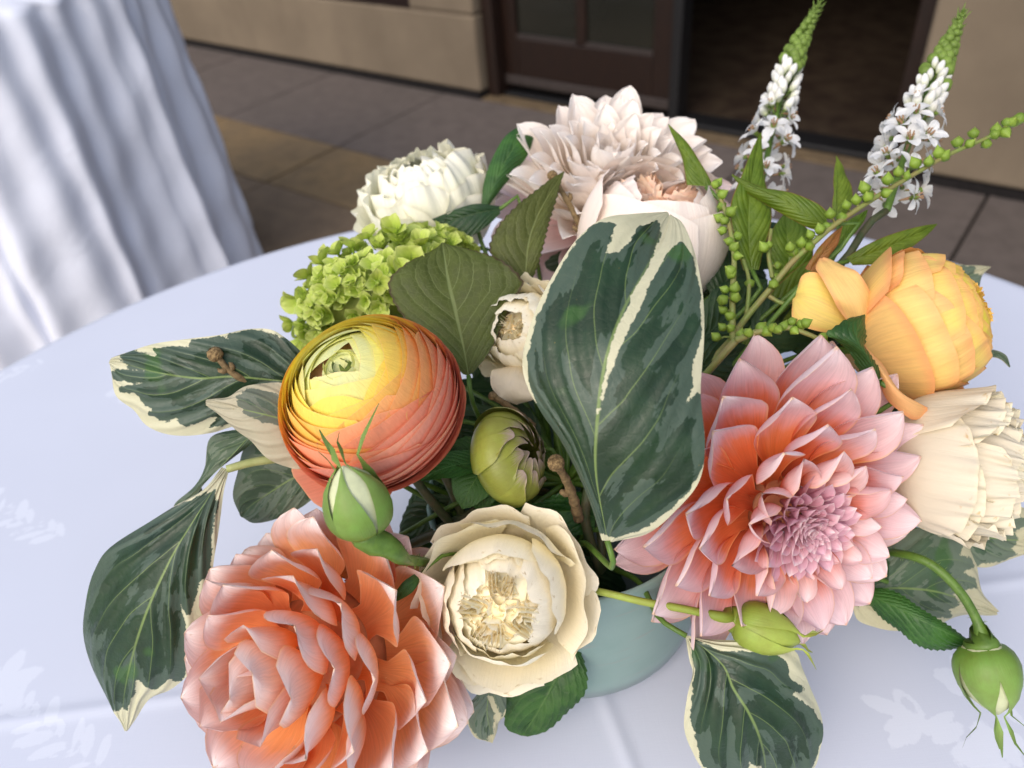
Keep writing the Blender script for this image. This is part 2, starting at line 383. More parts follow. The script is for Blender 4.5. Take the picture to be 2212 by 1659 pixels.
MAT['lysi_leaf'] = leaf_mat('lance_leaf', (0.10, 0.17, 0.012), (0.16, 0.24, 0.02), (0.22, 0.30, 0.06), nveins=9.0, slope=0.35, edgecol=(0.26, 0.10, 0.03), vein_f=0.4, trans=0.3, netscale=200.0)
MAT['red_leaf'] = leaf_mat('reddish_lance_leaf', (0.34, 0.15, 0.04), (0.28, 0.19, 0.03), (0.38, 0.28, 0.10), nveins=9.0, slope=0.35, edgecol=(0.40, 0.06, 0.03), vein_f=0.4, trans=0.3)
MAT['stem'] = plain_mat('green_stem', (0.11, 0.20, 0.03), (0.07, 0.14, 0.02), 200.0, 0.42)
MAT['stem_pale'] = plain_mat('pale_stem', (0.42, 0.44, 0.18), (0.33, 0.37, 0.13), 150.0, 0.5)
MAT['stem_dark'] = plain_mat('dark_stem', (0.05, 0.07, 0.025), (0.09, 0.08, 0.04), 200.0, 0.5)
MAT['sprig_stem'] = plain_mat('sprig_stem', (0.18, 0.26, 0.055), (0.24, 0.20, 0.07), 120.0, 0.5)
MAT['twig'] = plain_mat('brown_twig', (0.25, 0.17, 0.08), (0.12, 0.08, 0.035), 420.0, 0.8, bump=0.8)
MAT['twig_knob'] = plain_mat('twig_knob', (0.32, 0.22, 0.10), (0.10, 0.06, 0.025), 900.0, 0.85, bump=1.0)
MAT['seed_bud'] = bud_mat('seed_bud', (0.13, 0.22, 0.02), (0.24, 0.36, 0.045), (0.36, 0.42, 0.09))
MAT['rosebud'] = bud_mat('rosebud_sepal', (0.14, 0.26, 0.035), (0.20, 0.31, 0.07), (0.11, 0.19, 0.035))
MAT['rosebud_yellow'] = bud_mat('yellowish_rosebud', (0.20, 0.28, 0.035), (0.34, 0.41, 0.07), (0.26, 0.29, 0.07))
MAT['bud_cream'] = plain_mat('bud_slit', (0.62, 0.66, 0.40), None, 90.0)
MAT['dahlia_bud'] = bud_mat('dahlia_bud_petal', (0.11, 0.17, 0.015), (0.27, 0.29, 0.05), (0.44, 0.33, 0.29), 0.36)
MAT['white_bud'] = bud_mat('white_bud', (0.40, 0.46, 0.22), (0.80, 0.79, 0.74), (0.84, 0.80, 0.77))
MAT['green_bud'] = bud_mat('small_green_bud', (0.10, 0.17, 0.025), (0.18, 0.27, 0.045), (0.28, 0.34, 0.09))
MAT['stamen'] = plain_mat('stamen', (0.34, 0.17, 0.14), (0.45, 0.30, 0.12), 900.0)
MAT['eye'] = plain_mat('dark_green_eye', (0.10, 0.16, 0.04), (0.22, 0.28, 0.06), 600.0)
MAT['dark_core'] = plain_mat('flower_core', (0.62, 0.24, 0.10), (0.5, 0.2, 0.08), 200.0)

# ------------------------------------------------------------------ building and floor (placed by their measured plan)
B0 = on_plane(1040, 215, 0.0); B1 = on_plane(2212, 434, 0.0)
EW = unit(B1 - B0); NW = np.array([EW[1], -EW[0], 0.0])
if NW.dot(-B0) < 0: NW = -NW
ZA = np.array([0, 0, 1.0])
def B(e, n, z): return np.array([B0[0], B0[1], 0]) + e * EW + n * NW + z * ZA
def bbox(mb, e0, e1, n0, n1, z0, z1, mat=0):
    return mb.box(B((e0 + e1) / 2, (n0 + n1) / 2, (z0 + z1) / 2), EW * (e1 - e0) / 2, NW * (n1 - n0) / 2, ZA * (z1 - z0) / 2, mat)

k = NT('stucco'); g = k.geo()
n_a = k.noise(g, 1.6, 5, 0.6); n_b = k.noise(g, 90.0, 4, 0.7); n_c = k.noise(k.n('Mapping', {'Vector': g, 'Scale': (1, 1, 0.25)}).outputs[0], 5.0, 4)
c = k.mix(k.mr(n_a, 0.3, 0.7), (0.160, 0.127, 0.090), (0.21, 0.167, 0.118))
c = k.mix(k.m('MULTIPLY', k.mr(n_c, 0.5, 0.75), 0.35), c, (0.125, 0.098, 0.07))
MAT['stucco'] = k.out(c, 0.9, 0.2, k.bump(k.m('ADD', n_b, k.m('MULTIPLY', n_c, 1.5)), 0.5, 0.004))
k = NT('paver'); g = k.geo(); rr = k.rand()
n_a = k.noise(g, 3.0, 6, 0.65); n_b = k.noise(g, 140.0, 3, 0.7)
att = k.n('ObjectInfo').outputs['Color']
c = k.mix(k.mr(n_a, 0.3, 0.7, 0, 0.35), att, (0.09, 0.075, 0.062))
st_ = k.noise(k.n('Mapping', {'Vector': g, 'Scale': (1, 1, 1)}).outputs[0], 14.0, 5, 0.7)
c = k.hsv(c, v=k.m('MULTIPLY', k.m('MULTIPLY_ADD', n_b, 0.4, 0.8), k.mr(st_, 0.30, 0.62, 0.84, 1.08)))
MAT['paver'] = k.out(c, k.mr(n_a, 0.3, 0.7, 0.6, 0.8), 0.35, k.bump(k.m('ADD', n_b, n_a), 0.35, 0.003))
MAT['grout'] = plain_mat('grout', (0.045, 0.038, 0.032), None, 120.0, 0.95, 0.1, world=True)
MAT['joint'] = plain_mat('dark_joint', (0.018, 0.016, 0.016), None, 40.0, 0.9, 0.1, world=True)
MAT['door_wood'] = plain_mat('dark_stained_wood', (0.018, 0.0075, 0.004), (0.010, 0.0045, 0.003), 22.0, 0.45, 0.4, 0.2, 0.001, world=True, streak=(6, 6, 0.5))
MAT['frame_wood'] = plain_mat('darker_frame_wood', (0.020, 0.009, 0.006), (0.011, 0.006, 0.004), 22.0, 0.5, 0.35, 0.2, 0.001, world=True, streak=(6, 6, 0.5))
MAT['weather'] = plain_mat('weatherstrip', (0.045, 0.035, 0.032), None, 30.0, 0.5, world=True)
MAT['black_metal'] = plain_mat('black_metal', (0.012, 0.012, 0.013), None, 60.0, 0.4, world=True)
MAT['sill_stone'] = plain_mat('tan_sill', (0.16, 0.115, 0.065), (0.10, 0.07, 0.04), 14.0, 0.8, 0.3, 0.3, 0.003, world=True)
MAT['carpet'] = plain_mat('dark_carpet', (0.05, 0.036, 0.024), (0.025, 0.016, 0.012), 7.0, 0.95, 0.1, 0.3, 0.004, world=True, detail=6)
MAT['inner_wall'] = plain_mat('inner_wall', (0.10, 0.08, 0.06), None, 3.0, 0.9, world=True)
k = NT('window_glass'); g = k.geo()
MAT['glass'] = k.out(k.mix(k.noise(g, 2.0), (0.012, 0.012, 0.010), (0.02, 0.02, 0.016)), 0.06, 0.5)

floor = link(bpy.data.objects.new('patio_floor', None)); tag(floor, kind='structure')
mb = MB(); mb.box((0, 2, -0.05), np.array([30, 0, 0]), np.array([0, 30, 0]), np.array([0, 0, 0.03]))
gb = mb.build('ground_bed', MAT['grout'], floor, smooth=False)
rows = [0.0, 0.83, 1.29, 2.12, 2.58, 3.41, 3.87, 4.7]
cols = [-0.26 + 0.92 * i for i in range(-8, 8)]
pav_mesh = {}
GREY, TAN, BROWN = (0.122, 0.101, 0.091), (0.215, 0.148, 0.074), (0.17, 0.122, 0.078)
for ri in range(len(rows) - 1):
    for ci in range(len(cols) - 1):
        n0, n1, e0, e1 = rows[ri], rows[ri + 1], cols[ci], cols[ci + 1]
        key = round(n1 - n0, 2)
        if key not in pav_mesh:
            q = MB(); q.box((0, 0, -0.02), EW * (e1 - e0 - 0.012) / 2, NW * (n1 - n0 - 0.012) / 2, ZA * 0.02)
            pav_mesh[key] = q.mesh('paver', MAT['paver'], smooth=False)
        o = link(bpy.data.objects.new('paver', pav_mesh[key]), floor)
        o.location = Vector(B((e0 + e1) / 2, (n0 + n1) / 2, rng.uniform(-0.0015, 0.0015)))
        bevel(o, 0.005, 2)
        base = GREY if (ri == 0 or e0 > 0.5) else (TAN if ri == 1 else BROWN)
        f = rng.uniform(0.9, 1.1)
        o.color = (base[0] * f, base[1] * f, base[2] * f, 1)

bl = thing('building', 'tan stucco building with a dark brown wooden door standing open behind the table', 'building', B(0, 0, 0))
OB = B(0, 0, 0)
def bpart(name, boxes, mat, parent=bl, bv=None, org=OB):
    q = MB()
    for b in boxes: bbox(q, *b)
    o = q.build(name, mat, parent, smooth=False, origin=org)
    if bv: bevel(o, bv, 3)
    return o
WT = 0.28
# wall left of the opening, with a window recess
w_l = bpart('wall', [(-6.0, -0.0, -WT, 0.0, 0.035, 0.425), (-6.0, -2.3, -WT, 0.0, 0.425, 3.2), (-0.448, 0.0, -WT, 0.0, 0.425, 3.2), (-2.3, -0.448, -WT, 0.0, 2.0, 3.2)], MAT['stucco'], bv=0.018)
w_r = bpart('wall', [(2.15, 6.0, -WT, 0.0, 0.035, 3.2)], MAT['stucco'], bv=0.018)
bpart('lintel', [(0.0, 2.15, -WT, -0.004, 2.45, 3.2)], MAT['stucco'], bv=0.01)
bpart('base_joint', [(-6.0, -0.006, -WT + 0.01, 0.006, -0.01, 0.034), (2.156, 6.0, -WT + 0.01, 0.006, -0.01, 0.034)], MAT['joint'])
wf = bpart('window', [(-2.29, -0.458, -0.16, -0.09, 0.43, 0.52), (-2.29, -2.2, -0.16, -0.09, 0.52, 1.99), (-0.55, -0.458, -0.16, -0.09, 0.52, 1.99)], MAT['door_wood'], bv=0.004)
q = MB(); bbox(q, -2.2, -0.55, -0.14, -0.12, 0.52, 1.99); q.build('pane', MAT['glass'], wf, False, OB)
q = MB(); bbox(q, -2.295, -0.453, -0.26, -0.004, 0.4255, 0.4295); q.build('sill', MAT['frame_wood'], wf, False, OB)
# door frame, closed leaf, open doorway
bpart('door_frame', [(0.003, 0.075, -0.26, -0.06, 0.0, 2.44), (2.08, 2.147, -0.26, -0.09, 0.0, 2.44), (0.075, 2.08, -0.26, -0.09, 2.36, 2.44)], MAT['frame_wood'], bv=0.006)
door = bpart('door', [(0.080, 0.165, -0.185, -0.135, 0.06, 2.35), (0.965, 1.065, -0.185, -0.135, 0.06, 2.35), (0.165, 0.965, -0.185, -0.136, 0.06, 0.30), (0.165, 0.965, -0.185, -0.136, 2.2, 2.35)], MAT['door_wood'], bv=0.006)
for nm, bx in (('muntin', (0.535, 0.590, -0.178, -0.140, 0.302, 2.198)),):
    q = MB(); bbox(q, *bx); bevel(q.build(nm, MAT['door_wood'], door, False, OB), 0.004)
for e0, e1 in ((0.167, 0.533), (0.592, 0.963)):
    q = MB(); bbox(q, e0, e1, -0.165, -0.157, 0.302, 2.198); q.build('pane', MAT['glass'], door, False, OB)
    q = MB(); bbox(q, e0, e1, -0.156, -0.137, 0.302, 0.318); q.build('bead', MAT['weather'], door, False, OB)
q = MB(); bbox(q, 0.082, 1.063, -0.134, -0.122, 0.062, 0.11); bevel(q.build('weather_strip', MAT['weather'], door, False, OB), 0.004)
bpart('edge_post', [(1.072, 1.12, -0.21, -0.11, 0.0, 2.36)], MAT['black_metal'], bv=0.004)
bpart('threshold', [(0.08, 1.07, -0.20, -0.10, 0.0, 0.022), (1.125, 2.078, -0.24, -0.10, 0.0, 0.028)], MAT['black_metal'], bv=0.006)
bpart('door_step', [(0.0, 2.15, -0.094, -0.002, -0.01, 0.006)], MAT['sill_stone'], bv=0.003)
bpart('interior_floor', [(-2.0, 5.0, -6.0, -0.245, -0.02, 0.012)], MAT['carpet'])
bpart('interior_wall', [(-2.1, 5.1, -6.1, -6.0, 0.0, 3.0), (-2.1, -2.0, -6.0, -0.29, 0.0, 3.0), (5.0, 5.1, -6.0, -0.29, 0.0, 3.0), (-2.1, 5.1, -6.1, -0.29, 3.0, 3.1)], MAT['inner_wall'])

# ------------------------------------------------------------------ table linen
def cloth_mat(name, damask):
    k = NT(name); g = k.geo()
    w1 = k.m('ADD', k.noise(k.n('Mapping', {'Vector': g, 'Scale': (1, .08, .5)}).outputs[0], 1500.0, 1), k.noise(k.n('Mapping', {'Vector': g, 'Scale': (.08, 1, .5)}).outputs[0], 1500.0, 1))
    base, sat_ = ((0.615, 0.655, 0.765), (0.69, 0.73, 0.83)) if damask else ((0.74, 0.775, 0.88), (0.8, 0.84, 0.9))
    n0 = k.noise(g, 7.0, 3)
    c = k.mix(k.mr(n0, 0.3, 0.7), base, tuple(x * 0.97 for x in base))
    h = k.m('MULTIPLY', w1, 0.5)
    r = 0.62
    if damask:
        a = k.att('motif'); e = k.m('ADD', a, k.m('MULTIPLY_ADD', k.noise(g, 330.0, 3), 0.9, -0.45))
        e = k.m('ADD', e, k.m('MULTIPLY_ADD', k.noise(k.n('Mapping', {'Vector': g, 'Scale': (1, .06, 1)}).outputs[0], 1400.0, 1), 0.4, -0.2))
        mk = k.mr(e, -0.08, 0.30)
        c = k.mix(k.m('MULTIPLY', mk, 0.9), c, sat_)
        r = k.mr(mk, 0, 1, 0.62, 0.42)
        h = k.m('ADD', h, k.m('MULTIPLY', mk, 0.25))
    else:
        z = k.n('SeparateXYZ', {0: g}).outputs[2]; wr = k.noise(g, 9.0, 4, 0.6, 1.2)
        hem = k.mr(k.m('ABSOLUTE', k.m('SUBTRACT', z, 0.045)), 0.0, 0.004, 1.0, 0.0)
        h = k.m('ADD', k.m('ADD', k.m('MULTIPLY', h, 0.15), k.m('MULTIPLY', wr, 5.0)), k.m('MULTIPLY', hem, -1.5))
        return k.out(c, 0.95, 0.05, k.bump(h, 0.3, 0.003), sheen=0.0)
    return k.out(c, r, 0.3, k.bump(h, 0.12, 0.0006), sheen=0.05)
MAT['cloth'] = cloth_mat('white_damask', True)
MAT['cloth_plain'] = cloth_mat('white_cloth', False)

TC, TR = np.array([-0.0144, 0.2415]), 0.573
def motif_list():
    """leaf sprays of the woven pattern as ellipses (x, y, angle, half length, half width, hollow)"""
    out = []
    def E(u0, v0, u1, v1, w, hollow=0):      # crop coordinates of the lower right quarter
        f = 0.3472; a = on_plane(1444 + u0 * f, 1083 + v0 * f, TABLE_Z); b = on_plane(1444 + u1 * f, 1083 + v1 * f, TABLE_Z)
        c = (a + b) / 2; d = b - a
        out.append((c[0], c[1], math.atan2(d[1], d[0]), np.linalg.norm(d) / 2, w * f / FPX * 0.40, hollow))
    for t in [(1185, 1215, 1500, 1330, 55, 0), (1400, 1165, 1590, 1370, 62, 1), (1340, 1420, 1560, 1330, 48, 0), (1380, 1530, 1540, 1360, 55, 0), (1500, 1520, 1560, 1370, 40, 0),
              (1570, 1450, 1780, 1310, 45, 0), (1640, 1500, 1830, 1390, 58, 0), (1540, 1350, 1790, 1460, 26, 0), (1640, 1060, 1900, 1150, 70, 0), (1760, 960, 1900, 1100, 60, 0), (1720, 1150, 1900, 1190, 50, 0), (1880, 880, 1990, 1080, 50, 0),
              (1770, 1620, 2060, 1500, 90, 0), (1930, 1360, 2000, 1600, 75, 0), (1870, 1660, 2150, 1680, 120, 0), (2010, 1420, 2200, 1660, 60, 0), (2080, 1420, 2230, 1560, 55, 0), (2050, 1250, 2230, 1400, 40, 0), (1900, 1500, 1960, 1660, 60, 0)]:
        E(*t)
    r = np.random.default_rng(5)
    sprays = []
    for sx in range(-5, 6):
        for sy in range(-5, 6):
            x = TC[0] + sx * 0.20 + (0.10 if sy % 2 else 0) + r.uniform(-.015, .015) - .06; y = TC[1] + sy * 0.16 + r.uniform(-.015, .015)
            if x > 0.13 and y < 0.27: continue
            sprays.append((x, y))
    for (x, y) in sprays:
        a0 = r.uniform(0, 6.28)
        for i in range(17):
            a = a0 + (i % 2 * 2 - 1) * r.uniform(0.4, 1.0); s = -0.045 + 0.0055 * i
            L = r.uniform(0.006, 0.012)
            px, py = x + s * math.cos(a0), y + s * math.sin(a0)
            out.append((px + L * math.cos(a), py + L * math.sin(a), a, L, L * r.uniform(.25, .38), int(r.random() < .25)))
        for i in range(6):
            a = a0 + 1 + i * 6.283 / 6; out.append((x + 0.05 * math.cos(a0) + .012 * math.cos(a), y + 0.05 * math.sin(a0) + .012 * math.sin(a), a, .012, .006, 0))
    return out
def make_tablecloth():
    top = []
    th = np.linspace(0, 2 * math.pi, 900, endpoint=False)
    rs = np.r_[0.004, np.linspace(0.02, TR - 0.012, 250)]
    X = TC[0] + rs[:, None] * np.cos(th); Y = TC[1] + rs[:, None] * np.sin(th)
    # refine as a cartesian patch mapped: keep polar, add low soft waves and one pressed crease
    Z = TABLE_Z + 0.0006 * np.sin(9 * X + 3) * np.cos(8 * Y)
    cr_a, cr_b = on_plane(1325, 1560, TABLE_Z)[:2], on_plane(1365, 1659, TABLE_Z)[:2]
    t = unit(cr_b - cr_a); dd = (X - cr_a[0]) * -t[1] + (Y - cr_a[1]) * t[0]
    Z = Z + 0.0012 * np.exp(-(dd / 0.004) ** 2)
    cr_a, cr_b = on_plane(0, 1560, TABLE_Z)[:2], on_plane(180, 1535, TABLE_Z)[:2]
    t = unit(cr_b - cr_a); dd = (X - cr_a[0]) * -t[1] + (Y - cr_a[1]) * t[0]
    Z = Z + 0.0010 * np.exp(-(dd / 0.004) ** 2)
    G = [np.stack([X, Y, Z], -1)]
    prof = [(TR - 0.004, -0.0015), (TR, -0.006), (TR + 0.002, -0.02)]
    for r_, dz in prof: G.append(np.stack([TC[0] + r_ * np.cos(th), TC[1] + r_ * np.sin(th), np.full_like(th, TABLE_Z + dz)], -1)[None])
    for i in range(1, 15):
        q = i / 14; pl = 0.045 * q ** 0.8 * np.sin(15 * th + 1.2 * np.sin(3 * th)) + 0.02 * q
        r_ = TR + 0.002 + 0.10 * q + pl
        G.append(np.stack([TC[0] + r_ * np.cos(th), TC[1] + r_ * np.sin(th), np.full_like(th, TABLE_Z - 0.02 - 1.024 * q)], -1)[None])
    G = np.concatenate(G, 0)
    M = np.full(G.shape[:2], -1.0); gx, gy = G[..., 0], G[..., 1]
    for (x, y, a, L, w, hollow) in motif_list():
        sel = (np.abs(gx - x) < L * 1.5) & (np.abs(gy - y) < L * 1.5) & (G[..., 2] > TABLE_Z - 0.03)
        if not sel.any(): continue
        dx, dy = gx[sel] - x, gy[sel] - y
        p, qq = (dx * math.cos(a) + dy * math.sin(a)) / L, (-dx * math.sin(a) + dy * math.cos(a)) / w
        d = 1 - np.sqrt(p * p + qq * qq)
        if hollow: d = np.minimum(d, 0.45 - d + 0.1)
        M[sel] = np.maximum(M[sel], np.clip(d * 2, -1, 1))
    q = MB(); q.grid(G, closed=True, att={'motif': M, 'crease': M * 0})
    o = q.build('tablecloth', MAT['cloth'], None, origin=(TC[0], TC[1], 0)); o.location = (TC[0], TC[1], 0)
    tag(o, 'white damask tablecloth with woven leaf sprays under the flower vase', 'tablecloth')
make_tablecloth()

def make_other_cloth():
    cx, cy, R0 = -1.56, 2.62, 0.60
    th = np.linspace(0, 2 * math.pi, 420, endpoint=False); G = []
    r = np.random.default_rng(3); ph = r.uniform(0, 6.28, 6)
    for q in np.linspace(0, 1, 4): G.append(np.stack([cx + (0.01 + q * (R0 - 0.02)) * np.cos(th), cy + (0.01 + q * (R0 - 0.02)) * np.sin(th), np.full_like(th, 1.05)], -1))
    for q in np.r_[0, np.linspace(0.02, 1, 60)]:
        w = np.sin(10 * th + 1.5 * np.sin(2 * th + ph[0]) + 1.2 * np.sin(5 * th + ph[1]) + 0.5 * q) + .22 * np.sin(27 * th + 2 * np.sin(4 * th + ph[4]) + q)
        fold = np.sign(w) * np.abs(w) ** 0.65
        amp = 0.030 * (0.3 + 0.7 * q ** 0.5)
        rr = R0 + 0.035 * q + amp * fold + 0.010 * np.sin(41 * th + ph[2] + 2 * q + 2 * np.sin(3 * th)) + 0.004 * np.sin(17 * q + 9 * th + 3 * np.sin(4 * th)) * np.sin(5 * th + 3 * q) + 0.0025 * np.sin(31 * q + 21 * th + ph[5]) + 0.004 * np.sin(8 * q + 6 * th + ph[3])
        x = cx + rr * np.cos(th + 0.05 * q * np.cos(13 * th)); y = cy + rr * np.sin(th + 0.05 * q * np.cos(13 * th))
        G.append(np.stack([x, y, np.full_like(th, 1.05 - 1.044 * q) - (0.012 if q == 0 else 0)], -1))
    b = MB(); b.grid(np.array(G), closed=True, cap0=True)
    o = b.build('tablecloth', MAT['cloth_plain'], None, origin=(cx, cy, 0)); o.location = (cx, cy, 0)
    tag(o, 'floor length white cloth hanging in deep folds over the table behind', 'tablecloth')
make_other_cloth()

# ------------------------------------------------------------------ vase
VC = np.array([0.0233, 0.279, TABLE_Z + 0.002])
def lathe(prof, c, n=64):
    a = np.linspace(0, 2 * math.pi, n, endpoint=False)
    return np.array([[(c[0] + r * math.cos(t), c[1] + r * math.sin(t), c[2] + z) for t in a] for r, z in prof])
k = NT('teal_glaze'); ob = k.obj()
n_a = k.noise(ob, 18.0, 4, 0.6); n_b = k.noise(k.n('Mapping', {'Vector': ob, 'Scale': (1, 1, 8)}).outputs[0], 30.0, 3)
z = k.n('SeparateXYZ', {0: ob}).outputs[2]
c = k.mix(k.mr(n_a, 0.3, 0.7), (0.19, 0.30, 0.27), (0.25, 0.36, 0.33))
c = k.mix(k.mr(k.m('ADD', z, k.m('MULTIPLY', n_a, 0.012)), 0.018, 0.030, 0.75, 0.0), c, (0.23, 0.27, 0.29))
c = k.mix(k.m('MULTIPLY', k.mr(n_b, 0.58, 0.72), 0.4), c, (0.30, 0.27, 0.25))
MAT['vase'] = k.out(c, 0.38, 0.4, k.bump(n_b, 0.1, 0.001))
vase = thing('vase', 'pale teal glazed round vase holding the mixed bouquet', 'vase', VC)
q = MB(); q.grid(lathe([(0.001, 0.0), (0.055, 0.0), (0.066, 0.003), (0.0725, 0.012), (0.075, 0.03), (0.075, 0.07), (0.074, 0.092), (0.0745, 0.098), (0.073, 0.1), (0.0715, 0.098), (0.071, 0.09), (0.071, 0.03), (0.068, 0.012), (0.05, 0.006), (0.001, 0.005)], VC), closed=True)
q.build('body', MAT['vase'], vase, origin=VC)
MOUTH = VC + np.array([0, 0, 0.095])
def stem_curve(a, n=14, spread=0.5, seed=0, bottom=0.02):
    """from a flower down into the vase"""
    r = np.random.default_rng(seed + 11)
    off = np.array([a[0] - VC[0], a[1] - VC[1], 0]); off = off / (np.linalg.norm(off) + 1e-6) * 0.045 * spread
    end = VC + np.array([-off[0] * 0.7, -off[1] * 0.7, bottom])
    mid = MOUTH + off + np.array([r.uniform(-.01, .01), r.uniform(-.01, .01), 0])
    return mid, end

# ------------------------------------------------------------------ flower builders
def petal_grid(wprof, wr, cup, bend, nu=9, nv=13, crease=0.0, ruf=0.0, seed=0, tip_cup=None, twist=0.0):
    """unit-length petal along +Y, inner face +Z"""
    r = np.random.default_rng(seed)
    v = np.linspace(0, 1, nv); u = np.linspace(-1, 1, nu)
    ang = np.interp(v, [0, .25, .5, .75, 1], bend)
    dy, dz = np.cos(ang), np.sin(ang)
    y = np.r_[0, np.cumsum((dy[1:] + dy[:-1]) / 2 * np.diff(v))]; z = np.r_[0, np.cumsum((dz[1:] + dz[:-1]) / 2 * np.diff(v))]
    w = np.interp(v, *zip(*wprof)) * wr
    cu = np.interp(v, [0, .4, .8, 1], cup)
    G = np.zeros((nv, nu, 3)); ph = r.uniform(0, 6.28)
    for j in range(nv):
        R = w[j] / max(cu[j], 1e-3); a = u * cu[j]
        x = R * np.sin(a); h = R * (1 - np.cos(a))
        h = h + crease * w[j] * (np.abs(u) - 0.5) * -0.4 * v[j]
        if ruf: h = h + ruf * v[j] ** 3 * np.sin(u * 6 + ph + v[j] * 3) + ruf * 0.6 * np.abs(u) ** 2 * v[j] * np.sin(v[j] * 13 + ph + (u > 0) * 2)
        nrm = np.array([0, -dz[j], dy[j]])
        tw = twist * v[j]
        G[j] = np.stack([x * math.cos(tw), np.full(nu, y[j]), np.full(nu, z[j]) + x * math.sin(tw)], 1) + h[:, None] * nrm
    return G
_v = np.linspace(0, 1, 41); _w = np.maximum(.28 * (1 - _v), _v ** .72) * (1 - _v ** 3.2) ** .86; DAHLIA_W = list(zip(_v, np.maximum(_w / _w.max(), .015)))
_w = np.maximum(.30 * (1 - _v), _v ** .68) * (1 - _v ** 3.8) ** .82; BLUNT_W = list(zip(_v, np.maximum(_w / _w.max(), .015)))
SEPAL_W = [(0, .22), (.2, .66), (.45, 1), (.65, .98), (.85, .6), (1, .06)]
STAR_W = [(0, .38), (.3, .8), (.6, 1), (.85, .7), (1, .12)]

def mat44(pos, X, Y, Z, sx, sy=None, sz=None):
    sy = sx if sy is None else sy; sz = sx if sz is None else sz
    mm = Matrix.Identity(4)
    for i in range(3):
        mm[i][0], mm[i][1], mm[i][2], mm[i][3] = X[i] * sx, Y[i] * sy, Z[i] * sz, pos[i]
    return mm

def place(me, name, parent, pos, Y, Z, s, sx=None):
    """object with the unit petal mesh: Y along its length, Z its inner face"""
    Y = unit(Y); Z = unit(Z - np.dot(Z, Y) * Y); X = np.cross(Y, Z)
    o = bpy.data.objects.new(name, me); link(o, parent)
    o.matrix_basis = mat44(pos, X, Y, Z, s if sx is None else sx, s, s)
    return o

def add_stem(root, start, direction, rad=0.003, mat='stem', seed=0, name='stem', spread=0.5, lead=0.04):
    mid, end = stem_curve(start, seed=seed, spread=spread)
    p1 = np.asarray(start) + unit(direction) * lead
    mid = np.asarray(mid)
    pts = crom([start, p1, mid, end], 18)
    b = MB(); b.tube(pts, np.linspace(rad * 0.9, rad * 1.1, 18), 8)
    return b.build(name, MAT[mat], root, origin=root.location)

def dahlia(name, label, Q, axis, R, bins, N, phi, ln, r0, h0, mats_by_t, seed=1, variants=3, dome=0.30, stem_mat='stem', jitter=0.10, asym=None, core=.26, ballcore=0, rings=None, wprof=None):
    """bins: list of (t_upper, width ratio, cup, bend, crease) giving petal shape classes from the centre out"""
    r = np.random.default_rng(seed)
    X, Y, Z = frame(axis)
    root = thing(name, label, 'flower', Q)
    meshes = []
    for bi, bn in enumerate(bins):
        t_up, wr, cup, bend, crease = bn
        vs_ = []
        for vi in range(variants):
            k_ = 1 + r.uniform(-.12, .12)
            small = bi == 0
            G = petal_grid(wprof or DAHLIA_W, wr * (1 + r.uniform(-.08, .08)), np.array(cup) * k_, np.array(bend) + r.uniform(-.1, .1, 5), 7 if small else 13, 9 if small else 21, crease, 0.012 if not small else 0, seed * 50 + bi * 7 + vi, twist=r.uniform(-.12, .12))
            b = MB(); b.grid(G); vs_.append(b.mesh('petal', MAT[mats_by_t[bi]]))
        meshes.append(vs_)
    for i in range(N):
        t = i / (N - 1)
        bi = next(j for j, bn in enumerate(bins) if t <= bn[0] + 1e-9)
        az = i * 2.399963 + r.normal(0, jitter)
        if rings and t > rings[0]:      # outer petals stand in regular offset rings
            k_i = i - int(rings[0] * (N - 1)) - 1; ri_ = min(k_i // rings[1], rings[2] - 1); kk = k_i - ri_ * rings[1]
            az = (kk + .5 * (ri_ % 2)) * 2 * math.pi / rings[1] + .25 + r.normal(0, jitter)
            t = rings[0] + (ri_ + .5) / rings[2] * (1 - rings[0])
        ph = math.radians(np.interp(t, *phi) + r.normal(0, 2.5))
        L = R * np.interp(t, *ln) * (1 + r.normal(0, .05))
        rad = math.cos(az) * X + math.sin(az) * Y
        if asym is not None: L *= 1 + asym[1] * float(np.dot(rad, asym[0])) * min(1, t / .6)
        pos = Z * R * np.interp(t, *h0) + rad * R * np.interp(t, *r0)
        d = math.sin(ph) * rad + math.cos(ph) * Z
        nz = -math.cos(ph) * rad + math.sin(ph) * Z
        nz = nz + r.normal(0, .08) * np.cross(d, nz)
        place(meshes[bi][r.integers(variants)], 'petal', root, pos, d, nz, L)
    # receptacle
    b = MB(); hh = np.linspace(0, 1, 9)
    if ballcore: rr = [(max(.002, ballcore * R * math.sin(math.pi * (1 - q))), -ballcore * R * math.cos(math.pi * q)) for q in np.linspace(0.02, .98, 9)]
    else: rr = [(max(0.002, core * R * math.sin(math.pi * (0.12 + 0.88 * q) / 2 + math.pi * .5 * q * .0) * (1 - q) ** .45), -0.16 * R + (0.16 + dome * .6) * R * q) for q in hh]
    a = np.linspace(0, 2 * math.pi, 20, endpoint=False)
    b.grid(np.array([[p[0] * (math.cos(x) * X + math.sin(x) * Y) + p[1] * Z for x in a] for p in rr]), closed=True, cap0=True, cap1=True)
    b.build('core', MAT['dark_core'], root)
    add_stem(root, np.asarray(Q) - Z * R * 0.12, -Z, 0.0032, stem_mat, seed)
    return root

